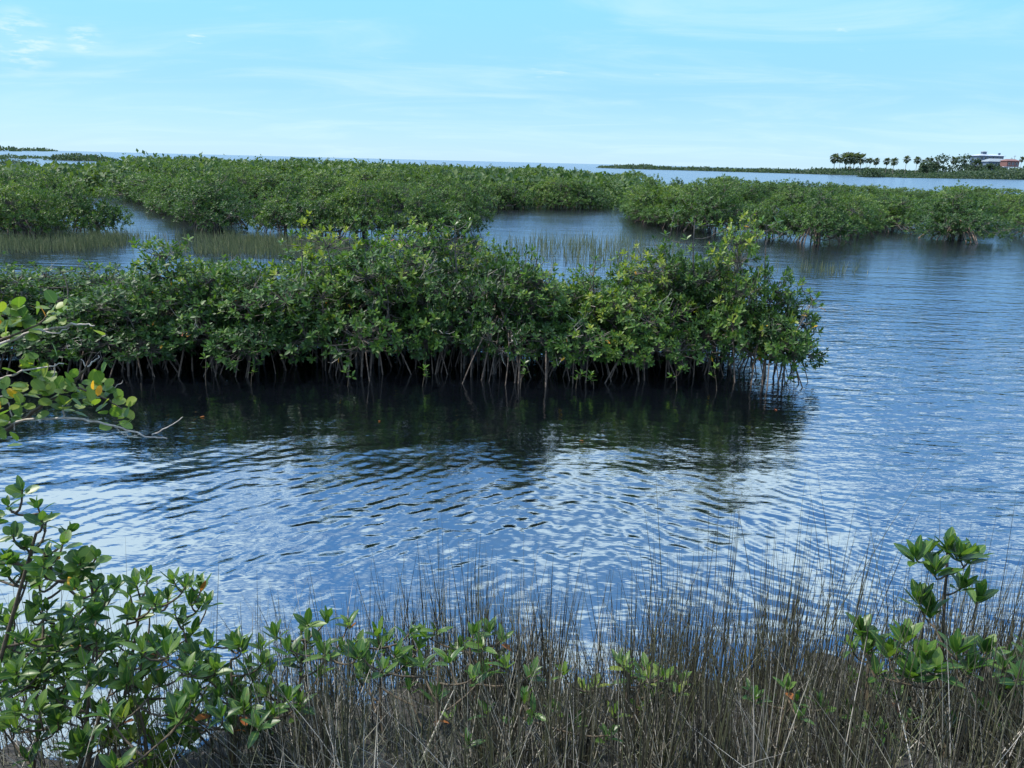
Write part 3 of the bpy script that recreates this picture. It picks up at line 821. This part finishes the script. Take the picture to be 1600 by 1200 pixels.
# ------------------------------------------------------------------ palms, trees, houses on the far shore
M['palmtrunk'] = plain_mat('palm_trunk', (.16, .14, .12), .9, .3, 1.0)
M['palmleaf'] = leaf_mat('palm_frond', [(0, (.035, .052, .038)), (1, (.075, .100, .065))], rough=.6)  # grey-green fronds, paled toward blue in place of distance haze
def palm_mesh(seed, nf=90):
    r = np.random.default_rng(seed)
    t = MB(); t.tube(curve_pts((0, 0, 0), (0, 0, 1), (r.normal(0, .02), 0, 0), 6), [.035, .028, .026, .026, .026, .03], 7)
    c = MB()
    d = unit(r.normal(0, 1, (nf, 3)) + [0, 0, .1])
    L = unit(d + [0, 0, .15]); Sd = unit(np.cross(L, [0.1, 0.05, 1])); Nn = np.cross(Sd, L)
    O = np.tile([[0, 0, 1.0]], (nf, 1)) + d * .05
    add_leaves(c, leaf_template([0, .45, .75, 1], lambda t: .06 + .42 * max(0, t - .3), .3, .25), O, L, Sd, Nn, .34 * r.uniform(.75, 1.15, nf), r.random(nf))
    return t.mesh('palm_trunk', M['palmtrunk']), c.mesh('palm_crown', M['palmleaf'])
PALMS = [palm_mesh(700 + i) for i in range(4)]
PD = 560.0
def far_base(px, zpx):   # point on the far shore, z read from the pixel row
    p = at(px, zpx, PD); return p
palms = [(1305, 247, 12, 'palm standing alone at the left end of the palm row'), (1313, 250, 7, 'short thin palm second from the left in the palm row'),
         (1322, 247, 15, 'left palm of the thick clump in the palm row'), (1330, 246.5, 13, 'palm in the middle of the thick clump'), (1336, 246.5, 15, 'right palm of the thick clump in the palm row'),
         (1346, 248, 13, 'round-headed palm just right of the thick clump'), (1355.5, 251, 6, 'small slender palm after the round-headed one'), (1360.5, 251, 7, 'small slender palm beside the round islet'),
         (1369, 252, 9, 'stooped palm with a wide crown behind the round islet'), (1386, 252, 9, 'palm left of the gap in the middle of the row'), (1397.5, 252.5, 10, 'palm with a broad head over the pale shore'),
         (1417, 249, 9, 'tall lone palm with a bare slim trunk'), (1433.5, 250, 9, 'palm at the left of the close group before the broad tree'), (1443, 253, 6, 'lower palm in the close group before the broad tree'),
         (1449, 250, 7, 'slim palm in the close group before the broad tree'), (1455, 250.5, 6, 'palm touching the broad dark tree'), (1491, 250, 10, 'ragged palm between the two broad trees'), (1597, 249, 7, 'palm at the right edge behind the red house')]
for i, (px, yc, wpx, lab) in enumerate(palms):
    c = at(px, yc, PD + (i % 5) * 6); b = at(px, 266 + (px - 1300) * .012, PD + (i % 5) * 6)
    e = empty('palm_tree', (c[0], c[1], 1.5)); tag(e, lab, 'palm', 'palms on the far shore')
    s = wpx / FPX * PD / .56
    e.rotation_euler.z = i * 1.3
    tr = link('trunk', PALMS[i % 4][0], e); tr.scale = (s * .8, s * .8, c[2] - 1.5)
    cr = link('crown', PALMS[i % 4][1], e); cr.scale = (s, s, s); cr.location = (0, 0, c[2] - 1.5 - s)
def far_tree(px, ytop, wpx, label, seed, dd=0):
    r = np.random.default_rng(seed); D_ = PD + dd
    c = at(px, ytop, D_); rad = wpx / FPX * D_ / 2; H = c[2]
    e = empty('broad_tree', (c[0], c[1], 1.2)); tag(e, label, 'tree', 'broad trees by the far houses')
    t = MB(); t.tube(curve_pts((0, 0, 0), (0, 0, H * .6), (.3, 0, 0), 5), [.5, .4, .35, .3, .2], 6); 
    for k in range(5):
        t.tube(curve_pts((0, 0, H * .35), (math.cos(k * 1.3) * rad * .6, math.sin(k * 1.3) * rad * .6, H * .65), (0, 0, .3), 4), [.25, .2, .15, .1], 5)
    link('trunk', t.mesh('broad_tree_trunk', M['bark']), e)
    P, D2, C = crown_tips(r, rad, H - 1.2, H * .12, 16, 420)
    b = MB(); O, L, Sd, Nn = rosette_frames(P, D2, 3, r, .4, 1.3, .1)
    add_leaves(b, T_MID, O, L, Sd, Nn, 1.3 * r.uniform(.7, 1.2, len(O)), np.clip(r.normal(.35, .2, len(O)), 0, 1), 1.6)
    cr = link('crown', b.mesh('broad_tree_crown', M['islet']), e); cr['kind'] = 'stuff'
far_tree(1469, 240, 32, 'broad dark tree in the middle of the far shore, palms at its left', 81)
far_tree(1513, 242, 42, 'wide low tree touching the blue house', 82)
far_tree(1530, 248, 24, 'small dense tree in front of the blue house', 83, -15)
far_tree(1557, 255, 34, 'bushy tree below the grey roof in front of the houses', 84, -30)
far_tree(1450, 254, 22, 'low shrubby tree under the close palm group', 85, -10)
far_tree(1592, 264, 16, 'low tree in front of the red house', 86, -30)

M['bluewall'] = plain_mat('blue_grey_siding', (.075, .11, .16), .7, .12)
M['whitetrim'] = plain_mat('white_paint', (.36, .38, .40), .6, .06)
M['greyroof'] = plain_mat('grey_shingle', (.16, .19, .21), .8, .15)
M['whiteroof'] = plain_mat('pale_metal_roof', (.30, .33, .37), .45, .06)
M['redwall'] = plain_mat('red_siding', (.13, .06, .052), .8, .15)
M['glass'] = bark_mat('dark_window_glass', (.02, .03, .04), (.04, .05, .06), 2, .08, 0)
def m_px(D): return D / FPX * 1.03
def hip_roof(name, parent, x0, x1, y0, y1, z0, z1, mat, inset=.28, ov=.7):
    x0 -= ov; x1 += ov; y0 -= ov; y1 += ov
    dx, dy = (x1 - x0) * inset, (y1 - y0) * .45
    v = [(x0, y0, z0), (x1, y0, z0), (x1, y1, z0), (x0, y1, z0), (x0, y0, z0 + .25), (x1, y0, z0 + .25), (x1, y1, z0 + .25), (x0, y1, z0 + .25),
         (x0 + dx, y0 + dy, z1), (x1 - dx, y0 + dy, z1), (x1 - dx, y1 - dy, z1), (x0 + dx, y1 - dy, z1)]
    b = MB(); b.add(v, [np.array([(3, 2, 1, 0), (0, 1, 5, 4), (1, 2, 6, 5), (2, 3, 7, 6), (3, 0, 4, 7), (4, 5, 9, 8), (5, 6, 10, 9), (6, 7, 11, 10), (7, 4, 8, 11), (8, 9, 10, 11)])])
    return link(name, b.mesh(name, M[mat], False), parent)
def windows(parent, xs, y, z0, z1, w):
    for x in xs:
        b = MB(); b.box(x - w / 2 - .12, x + w / 2 + .12, y - .06, y + .02, z0 - .12, z1 + .12)
        f = link('window', b.mesh('window', M['whitetrim'], False), parent)
        b = MB(); b.box(x - w / 2, x + w / 2, y - .09, y - .063, z0, z1)
        link('pane', b.mesh('pane', M['glass'], False), f)
# big blue house on the far shore
HD = 590.0
pl = at(1528, 258, HD); pr_ = at(1566, 258, HD); hb = pl[2] * 0
ze = at(1547, 243.8, HD)[2]; zt = at(1547, 240.6, HD)[2]; zf = at(1547, 251, HD)[2]
W_ = pr_[0] - pl[0]
e = empty('beach_house', ((pl[0] + pr_[0]) / 2, HD, 1.0)); tag(e, 'tall dark blue house with pale hipped roof and rooftop cupola on the far shore', 'house')
hx = W_ / 2; z = lambda v: v - 1.0
b = MB(); b.box(-hx, hx, 0, 13, z(zf), z(ze)); link('wall', b.mesh('house_wall', M['bluewall'], False), e)
b = MB(); b.box(-hx + .8, hx - .8, .6, 12.4, 0, z(zf) - .004); link('lower_wall', b.mesh('house_lower_wall', M['bluewall'], False), e)
hip_roof('roof', e, -hx, hx, 0, 13, z(ze) + .004, z(zt), 'whiteroof', .22, .9)
cux = -hx + W_ * .36
cz0 = z(zt) - .5
b = MB(); b.box(cux - 1.3, cux + 1.3, 5, 8, cz0, cz0 + 1.9); cu = link('cupola', b.mesh('cupola', M['bluewall'], False), e)
hip_roof('cupola_roof', cu, cux - 1.3, cux + 1.3, 5, 8, cz0 + 1.904, cz0 + 2.6, 'greyroof', .4, .3)
b = MB(); b.box(hx - 1.6, hx - .4, 4, 5.2, z(ze) + .5, z(zt) + .9); link('chimney', b.mesh('chimney', M['bluewall'], False), e)
windows(e, np.linspace(-hx + 2, hx - 2, 6), 0, z(ze) - 2.3, z(ze) - .7, 1.6)
windows(e, np.linspace(-hx + 3, hx - 3, 4), .6, z(zf) - 3.0, z(zf) - 1.2, 1.6)
b = MB(); b.box(-hx - .6, hx + .6, -1.8, -.01, z(zf) - .25, z(zf)); link('deck', b.mesh('deck', M['whitetrim'], False), e)
for x in np.linspace(-hx, hx, 6):
    b = MB(); b.box(x - .12, x + .12, -1.7, -1.46, 0, z(zf) - .254); link('deck_post', b.mesh('deck_post', M['whitetrim'], False), e)
# grey-roofed house
GD = 575.0
pl = at(1544, 258, GD); pr_ = at(1576, 258, GD); ze = at(1560, 253, GD)[2]; zt = at(1560, 247.8, GD)[2]
e = empty('grey_roofed_house', ((pl[0] + pr_[0]) / 2, GD, 1.0)); tag(e, 'low house with a wide grey roof in front of the blue house', 'house')
hx = (pr_[0] - pl[0]) / 2
b = MB(); b.box(-hx, hx, 0, 10, 0, z(ze)); link('wall', b.mesh('grey_house_wall', M['bluewall'], False), e)
hip_roof('roof', e, -hx, hx, 0, 10, z(ze) + .004, z(zt), 'greyroof', .25, .8)
windows(e, np.linspace(-hx + 2, hx - 2, 4), 0, z(ze) - 2.6, z(ze) - 1.0, 1.5)
# red house on white pilings
RD = 560.0
pl = at(1573, 258, RD); pr_ = at(1592, 258, RD); zb = at(1582, 260.5, RD)[2]; ze = at(1582, 252, RD)[2]; zt = at(1582, 248.5, RD)[2]
e = empty('red_house', ((pl[0] + pr_[0]) / 2, RD, 1.0)); tag(e, 'red house raised on white pilings at the far right shore', 'house')
hx = (pr_[0] - pl[0]) / 2
b = MB(); b.box(-hx, hx, 0, 8, z(zb), z(ze)); link('wall', b.mesh('red_house_wall', M['redwall'], False), e)
hip_roof('roof', e, -hx, hx, 0, 8, z(ze) + .004, z(zt), 'redwall', .18, .5)
windows(e, np.linspace(-hx + 1.6, hx - 1.6, 3), 0, z(zb) + 1.2, z(zb) + 2.6, 1.1)
b = MB(); b.box(-hx - 3, hx, -2.2, -.01, z(zb) - .3, z(zb)); link('deck', b.mesh('red_house_deck', M['whitetrim'], False), e)
for x in np.linspace(-hx - 2.8, hx - .2, 7):
    b = MB(); b.box(x - .16, x + .16, -2.0, -1.7, 0, z(zb) - .304); link('piling', b.mesh('piling', M['whitetrim'], False), e)
# utility poles
for px, yt, lab in ((1586, 243.5, 'thin utility pole behind the red house'), (1581, 247, 'short utility pole left of the red house roof')):
    c = at(px, yt, 600); e = empty('utility_pole', (c[0], 600, .5)); tag(e, lab, 'pole')
    b = MB(); b.tube([(0, 0, 0), (0, 0, c[2] / 2), (0, 0, c[2])], [.18, .15, .12], 6); link('pole', b.mesh('pole', M['palmtrunk']), e)
    b = MB(); b.box(-1, 1, -.08, .08, c[2] - .9, c[2] - .7); link('crossarm', b.mesh('crossarm', M['palmtrunk'], False), e)

# ------------------------------------------------------------------ blades: marsh grass and needlerush
def blades(name, label, base, h, lean, az, width, tint, mat, segs=4, curl=.25, seed=0):
    r = np.random.default_rng(seed)
    n = len(base); t = np.linspace(0, 1, segs + 1)
    d = np.stack([np.cos(az), np.sin(az), np.zeros(n)], 1)
    hor = h * np.sin(lean); ver = h * np.cos(lean)
    c = curl * r.uniform(.2, 1, n)
    P = base[:, None] + d[:, None] * (hor[:, None] * ((1 - c[:, None]) * t + c[:, None] * t ** 2))[..., None]
    P[..., 2] += ver[:, None] * (t - .18 * (c * np.sin(lean))[:, None] * t ** 2)
    sd = np.stack([-np.sin(az + .6), np.cos(az + .6), np.zeros(n)], 1)
    s2 = np.cross(sd, [0, 0, 1.0])
    w = width[:, None] * (1 - t[None] ** 2 * .85)
    ang = np.arange(3) * 2.094
    ring = sd[:, None] * np.cos(ang)[None, :, None] + s2[:, None] * np.sin(ang)[None, :, None]
    V = P[:, :, None] + w[..., None, None] * ring[:, None]
    k = (segs + 1) * 3
    i = np.arange(segs)[:, None] * 3; j = np.arange(3)[None]; j2 = (j + 1) % 3
    q = np.stack([i + j, i + j2, i + 3 + j2, i + 3 + j], -1).reshape(-1, 4)
    F = (q[None] + (np.arange(n) * k)[:, None, None]).reshape(-1, 4)
    o = link(name, mesh_from(name, V.reshape(-1, 3), [F], M[mat], np.repeat(tint, k)))
    tag(o, label, None, None, 'stuff')
    return o
def marsh_patch(label, poly, n, h, seed, clump=.0):
    r = np.random.default_rng(seed); pts = gpoly(poly); lo, hi = pts.min(0), pts.max(0); out = []
    cl = r.uniform(lo, hi, (70, 2))
    while len(out) < n:
        p = c_ = r.uniform(lo, hi)
        if clump and r.random() < clump:
            c_ = cl[int(r.integers(70))]
            p = c_ + r.normal(0, [.6, .3], 2) * r.choice([.6, 1, 1.7])
        if inside(c_, pts): out.append((p[0], p[1], -.1))
    B = np.array(out)
    blades('marsh_grass', label, B, 1.12 * h * r.uniform(.6, 1.2, n), np.abs(r.normal(0, .16, n)), r.uniform(0, 6.28, n), np.full(n, .0085), np.clip(r.normal(.45, .25, n), 0, 1), 'marsh', 3, .4, seed)
marsh_patch('short green marsh grass in the water below the left mangroves', [(-60, 396), (120, 392), (205, 382), (200, 366), (100, 374), (-60, 378)], 2600, .36, 1, .93)
marsh_patch('green marsh grass in shallow water before the middle thicket', [(262, 372), (300, 398), (400, 404), (520, 398), (520, 378), (330, 368)], 2600, .38, 2, .93)
marsh_patch('sparse reeds rising from the pond behind the near island', [(800, 376), (790, 398), (900, 418), (1040, 412), (1060, 388), (960, 378), (880, 372)], 900, .50, 3, .75)
marsh_patch('few thin reeds in open water right of the near island', [(1235, 425), (1300, 432), (1330, 424), (1250, 416)], 90, .35, 4, .5)

def rush():
    r = np.random.default_rng(12)
    B, Hh, Le, Az, Wd, Ti = [], [], [], [], [], []
    def add(x, y, h, lean, az, w, ti):
        z_ = bank_z(x, y) - .03
        B.append(np.stack([x, y, np.maximum(z_, -.25)], 1)); Hh.append(h); Le.append(lean); Az.append(az); Wd.append(w); Ti.append(ti)
    nt_ = 370
    ty = 2.25 + 1.95 * r.random(nt_) ** .8; tx = r.uniform(-1.16, 1.16, nt_) * (ty + .6); th = r.normal(.92, .17, nt_); tcol = r.normal(0, .07, nt_)
    def tuft(n, sig):
        k = r.integers(0, nt_, n); ang = r.uniform(0, 6.283, n); q = np.abs(r.normal(0, sig, n))
        x, y = tx[k] + np.cos(ang) * q, ty[k] + np.sin(ang) * q * .8
        return k, x, y, ang, q, 800 + x / (y * .96 + .7) * 1200
    # upright stems in tussocks, splaying outwards; thinner on the left
    k, x, y, ang, q, px = tuft(8500, .12)
    keep = r.random(len(x)) < np.interp(px, [0, 330, 430, 620, 1600], [.22, .22, .45, 1, 1])
    keep &= r.random(len(x)) < np.interp(y, [2.2, 3.6, 4.4], [1, .9, .4])
    keep &= y > 2.1
    k, x, y, ang, q, px = k[keep], x[keep], y[keep], ang[keep], q[keep], px[keep]; n = len(x)
    tall = np.interp(px, [0, 300, 480, 650, 1000, 1250, 1600], [.95, .80, .70, .86, .98, 1.0, 1.0])
    add(x, y, tall * th[k] * np.clip(r.normal(.74, .19, n), .3, 1.2) * np.interp(y, [2.3, 3.2], [.72, 1]), np.abs(q * .75 + r.normal(0, .11, n)), ang + r.normal(0, .5, n), r.uniform(.0019, .0037, n), np.clip(r.normal(.30, .18, n) + tcol[k], 0, 1))
    # dry leaning and broken stems
    k, x, y, ang, q, px = tuft(6000, .16)
    keep = (r.random(len(x)) < np.interp(px, [0, 380, 480, 1600], [.30, .30, 1, 1])) & (y < 3.95) & (y > 1.95)
    k, x, y = k[keep], x[keep], y[keep]; n = len(x)
    add(x, y, r.uniform(.3, .8, n) * np.interp(y, [2.0, 3.2], [.8, 1]), np.abs(r.normal(.5, .3, n)), r.normal(2.6, 1.2, n), r.uniform(.0014, .0032, n), np.clip(r.normal(.66, .22, n) + tcol[k], 0, 1))
    # litter lying on the mud
    n = 3600
    y = r.uniform(1.9, 3.8, n); x = r.uniform(-1.16, 1.16, n) * (y + .6)
    add(x, y, r.uniform(.2, .7, n), r.uniform(1.15, 1.5, n), r.uniform(0, 6.28, n), r.uniform(.0016, .0028, n), np.clip(r.normal(.5, .22, n), 0, 1))
    blades('needlerush_grass', 'tall grey-brown needlerush, dry and matted, along the near bank', np.concatenate(B), np.concatenate(Hh), np.concatenate(Le), np.concatenate(Az), np.concatenate(Wd), np.concatenate(Ti), 'rush', 4, .35, 13)
rush()

# ------------------------------------------------------------------ near plants, one object per leaf
rn = np.random.default_rng(44)
# sapling at the right
SY = 3.1
sap_base = on_bank(at(1475, 1100, SY)[0], SY)
mainp = np.array([sap_base, at(1470, 1120, SY), at(1473, 1010, SY), at(1476, 930, SY), at(1479, 898, SY), at(1480, 858, SY)])
sprig('mangrove_sapling', 'slender mangrove sapling with tiered leaf rosettes standing in the rushes at the right', 'sapling', None, sap_base,
      [at(1480, 857, SY), at(1430, 870, SY - .03), at(1462, 890, SY - .08), at(1516, 873, SY + .02), at(1504, 916, SY - .03), at(1454, 957, SY - .05),
       at(1436, 938, SY - .02), at(1528, 935, SY + .03), at(1500, 868, SY - .05), at(1447, 868, SY + .02), at(1415, 1000, SY - .2), at(1440, 1030, SY - .3), at(1495, 1016, SY - .25), at(1540, 1018, SY - .2), at(1425, 1055, SY - .35), at(1462, 1045, SY - .35), at(1390, 1020, SY - .2), at(1515, 1045, SY - .3), at(1345, 985, SY + .05), at(1360, 1010, SY)],
      11, .112, seed=45, kinds=('hero', 'hero', 'hero2'), r0=.010, main=mainp, amin=.12, amax=1.0, rust=.0, spread=.12, lift=1.0)
def near_plant(label, lst, Y, basepx, seed, extra, leaf=.094, m=8, jit=.12, cat='mangrove', group='young mangroves on the near bank', baseY=None, **kw):
    r = np.random.default_rng(seed)
    t = px_tips(lst, Y, r, jit, extra)
    bx = at(basepx, 1100, Y)[0]
    b_ = on_bank(bx, baseY or (Y - .15)); b_[2] = max(b_[2], -.25)
    fl = np.maximum(b_[2], 0.0) + .12
    t[:, 2] = np.maximum(t[:, 2], fl)
    kw.setdefault('rust', .028)
    return sprig('young_mangrove', label, cat, group, b_, t, m, leaf, seed=seed, **kw)
near_plant('leafy young mangrove leaning over the water at the lower left', [(150, 925), (180, 918), (130, 940), (230, 905), (270, 905), (290, 915), (298, 940), (240, 940), (285, 970), (300, 990), (200, 960), (110, 960)], 3.4, 190, 46, 22)
near_plant('dark young mangrove at the left edge below the broad-leaved bush', [(60, 950), (20, 960), (40, 1000), (90, 1010), (150, 1000), (100, 985), (10, 1010), (130, 975)], 3.2, 60, 47, 26)
near_plant('shaded young mangrove low in the lower left corner', [(30, 1040), (70, 1045), (25, 1070), (200, 1045), (250, 1065), (140, 1060), (100, 1090), (240, 1010), (290, 1040)], 3.0, 120, 48, 26)
near_plant('pale green young mangrove low in front at the lower left', [(220, 1130), (240, 1165), (205, 1105), (190, 1120), (230, 1080), (250, 1190), (210, 1180)], 2.9, 225, 49, 14, leaf=.085, mat='round', kinds=('hero', 'hero2'), baseY=2.75)
near_plant('bright young mangrove with an upright rosette beside open water', [(366, 1004), (320, 1050), (395, 1062), (375, 1090), (345, 1075), (410, 1035)], 3.2, 370, 50, 12, jit=.06)
near_plant('young mangrove with broad rosettes left of the dense rushes', [(430, 992), (480, 975), (512, 965), (545, 975), (455, 1015), (500, 1005), (535, 1015), (420, 1045), (470, 1040)], 3.35, 480, 51, 11)
near_plant('young mangrove half hidden by rushes in the lower middle', [(590, 990), (605, 1000), (640, 990), (622, 1030), (575, 1035), (655, 1010), (560, 1060)], 3.4, 610, 52, 5)
near_plant('low mangrove behind rushes right of the lower middle', [(680, 985), (740, 990), (765, 985), (785, 1000), (720, 1010), (775, 1030)], 3.5, 740, 53, 4)
near_plant('tiny mangrove deep in the rushes, green leaf tips showing', [(968, 1035), (1010, 1045), (985, 1060), (1030, 1050)], 3.2, 995, 54, 3, m=6)
near_plant('young mangrove at the right edge among rushes', [(1580, 1030), (1592, 1060), (1560, 1095), (1605, 1010), (1570, 1070)], 3.0, 1585, 55, 6, m=7)
near_plant('low leaves of a mangrove under the sapling, mostly behind stems', [(1330, 1010), (1350, 1000), (1335, 1060), (1370, 1080), (1400, 1090)], 3.15, 1350, 56, 4, m=6)
near_plant('deep green young mangrove filling the gap behind the lower left corner', [(60, 1000), (130, 1020), (200, 1000), (260, 1000), (180, 1040), (90, 1050), (230, 1040), (300, 1020), (20, 1020)], 3.3, 150, 58, 26)
near_plant('lowest young mangrove at the bottom left, among dark stems', [(30, 1110), (90, 1120), (150, 1110), (60, 1150), (130, 1160), (300, 1090), (330, 1110), (280, 1120)], 2.85, 110, 59, 22, baseY=2.8)
near_plant('low young mangrove between the lower left bushes and the bright rosette', [(310, 1080), (340, 1090), (420, 1080), (450, 1090), (380, 1110), (400, 1130)], 3.0, 370, 60, 14, baseY=2.9)
near_plant('low green mangrove in front of the rushes at the lower middle', [(560, 1020), (600, 1045), (660, 1040), (700, 1030), (640, 1075), (740, 1060), (790, 1040), (830, 1055)], 3.05, 690, 70, 3, m=7, baseY=2.9)
near_plant('small olive mangrove among rushes right of the lower middle', [(880, 1050), (930, 1070), (975, 1040), (1015, 1055), (1060, 1080), (1000, 1100)], 3.0, 970, 71, 5, m=6, baseY=2.9, mat='round', leaf=.08)
near_plant('small mangrove low between rushes left of the sapling', [(1180, 1090), (1230, 1075), (1280, 1095), (1250, 1120)], 2.95, 1230, 72, 4, m=6, baseY=2.85, leaf=.08)
near_plant('mangrove leaf tips poking through the rushes in the lower centre', [(820, 1090), (870, 1110), (760, 1110), (900, 1130), (700, 1120)], 2.9, 810, 73, 4, m=6, baseY=2.8, leaf=.08)
near_plant('low mangrove sprigs through the rushes below the sapling', [(1420, 1120), (1480, 1140), (1530, 1100), (1380, 1140), (1560, 1140)], 2.85, 1470, 74, 4, m=6, baseY=2.75, leaf=.08)
# broad-leaved bush at the left edge
near_plant('broad-leaved bush reaching in from the left edge above the young mangroves', [(35, 765), (12, 790), (58, 790), (72, 815), (20, 835), (108, 832), (98, 850), (150, 872), (8, 885), (36, 890), (80, 870), (125, 880), (50, 850), (-20, 800), (-30, 860), (140, 890), (60, 910)],
           3.05, -60, 57, 22, leaf=.078, m=7, jit=.10, mat='hero', kinds=('hero', 'round'), group=None, cat='bush', rust=.04, rustmat='yellow', stem_mat='stem', r0=.014, amax=1.3, spread=.4, lift=.5)

# round-leaved branch reaching in at the left
WY = 2.65
def P2(l, dy=0): return [at(px, py, WY + dy) for px, py in l]
e0 = on_bank(-2.7, 2.3)
e = empty('white_mangrove', e0); tag(e, 'round-leaved yellow-green branches with pale bare twigs reaching in from the left edge', 'mangrove')
tb = MB(); trunk_top = at(-130, 560, WY)
tpts = np.array([e0, e0 * .6 + trunk_top * .4 + [-.05, 0, 0], at(-130, 660, WY), trunk_top, at(-120, 480, WY)])
tb.tube(tpts - e0, [.035, .03, .026, .02, .012], 8); link('trunk', tb.mesh('white_mangrove_trunk', M['palebranch']), e)
def smooth(pts, n=4):
    pts = np.array(pts); t = np.arange(len(pts)); tt = np.linspace(0, len(pts) - 1, (len(pts) - 1) * n + 1)
    q = np.stack([np.interp(tt, t, pts[:, k]) for k in range(3)], 1)
    q[1:-1] = (q[:-2] + q[1:-1] * 2 + q[2:]) / 4
    return q
BR = [('palebranch', [(-130, 560), (-40, 548), (15, 532), (45, 520), (85, 513), (120, 505), (135, 507), (148, 509)], .0075, .0025),
      ('palebranch', [(60, 516), (90, 522), (110, 512)], .003, .0015),
      ('palebranch', [(-130, 620), (-30, 600), (5, 592), (35, 580), (70, 573), (100, 569)], .006, .002),
      ('stem', [(-130, 730), (-30, 690), (15, 668), (50, 645), (90, 617), (115, 600), (125, 585), (137, 572)], .009, .004),
      ('palebranch', [(137, 572), (150, 562), (154, 556)], .003, .0018), ('palebranch', [(134, 572), (126, 561)], .0025, .0015),
      ('palebranch', [(-130, 680), (-20, 668), (40, 656), (75, 652), (130, 655), (175, 664), (205, 674), (235, 684), (262, 685)], .006, .0022),
      ('palebranch', [(236, 681), (255, 671), (275, 660), (284, 651)], .0028, .0015), ('palebranch', [(180, 665), (190, 678), (205, 682), (222, 678)], .0025, .0015),
      ('palebranch', [(-60, 622), (0, 620), (40, 617), (70, 615)], .003, .002), ('palebranch', [(82, 590), (88, 567), (84, 580)], .002, .0015),
      ('palebranch', [(100, 652), (98, 634)], .003, .0018), ('palebranch', [(170, 612), (188, 600), (192, 594)], .002, .0012), ('stem', [(-130, 560), (-20, 540), (30, 520), (65, 503), (80, 490)], .005, .0025),
      ('stem', [(35, 580), (30, 565), (38, 556)], .003, .002), ('stem', [(110, 603), (140, 612), (170, 625), (190, 640)], .004, .002), ('palebranch', [(-60, 640), (10, 622), (20, 650), (22, 672)], .003, .002)]
for k, (mt, pts, ra, rb) in enumerate(BR):
    q = smooth(P2(pts, rn.normal(0, .02))) + rn.normal(0, .002, (len(smooth(P2(pts))), 3))
    b = MB(); b.tube(q - e0, np.linspace(ra, rb, len(q)), 6); o = link('branch', b.mesh('white_mangrove_branch', M[mt]), e)
LV = [(80, 488, 8), (88, 478, 5), (15, 490, 6), (35, 495, 7), (45, 505, 4), (8, 520, 5), (28, 482, 4), (55, 512, 4), (5, 505, 4), (42, 570, 6), (55, 585, 7), (38, 560, 4), (20, 610, 5), (12, 600, 3),
      (70, 600, 7), (90, 598, 5), (115, 592, 6), (105, 605, 5), (145, 605, 7), (160, 595, 6), (120, 628, 6), (165, 615, 6), (190, 630, 4), (192, 655, 6), (182, 648, 5), (100, 628, 5), (75, 620, 4), (35, 645, 4), (10, 640, 5),
      (30, 630, 5), (3, 665, 4), (22, 688, 2), (148, 630, 5), (60, 612, 5), (130, 612, 4), (-15, 500, 6), (-20, 600, 6), (-25, 640, 6), (95, 555, 1), (158, 536, 1)]
for (px, py, m) in LV:
    p = at(px, py, WY + rn.normal(0, .06))
    d = unit(np.array([rn.normal(.15, .5), rn.normal(-.25, .4), 1.0]))
    O, L, Sd, Nn = rosette_frames(p[None], d[None], m, rn, .35, 1.5, .1)
    for q in range(len(O)):
        s = .051 * rn.uniform(.8, 1.2); w = rn.uniform(.85, 1.2)
        u = rn.random(); mt = 'yellow' if u < .025 else ('rust' if u < .03 else 'round')
        o = link('leaf', leaf_mesh('round', mt), e); pp = O[q] + rn.normal(0, .012, 3) - e0
        o.matrix_basis = Matrix(((Sd[q][0] * s * w, L[q][0] * s, Nn[q][0] * s, pp[0]), (Sd[q][1] * s * w, L[q][1] * s, Nn[q][1] * s, pp[1]),
                                 (Sd[q][2] * s * w, L[q][2] * s, Nn[q][2] * s, pp[2]), (0, 0, 0, 1)))
# the orange leaves that stand out
for px, py in ((147, 610), (72, 497), (152, 620)):
    o = link('orange_leaf', leaf_mesh('round', 'yellow'), e); p = at(px, py, WY - .12) - e0
    o.location = p; o.rotation_euler = (R(70), R(20), R(30)); o.scale = (.030, .044, .05); o.rotation_euler.z += px * .37; o.rotation_euler.x += py * .1 % .8
# fallen leaves floating
for k, (px, py, where) in enumerate([(592, 660, 'under the middle of the near island'), (320, 652, 'near the round-leaved branch tip'), (1210, 640, 'below the island right tip'), (905, 690, 'in the dark reflection right of centre')]):
    g = ground(px, py)
    o = link('fallen_leaf', leaf_mesh('isl', 'rust')); o.location = (g[0], g[1], .012); o.scale = (.06,) * 3; o.rotation_euler.z = k * 1.7
    tag(o, 'small rusty leaf floating on dark water ' + where, 'leaf', 'floating leaves')
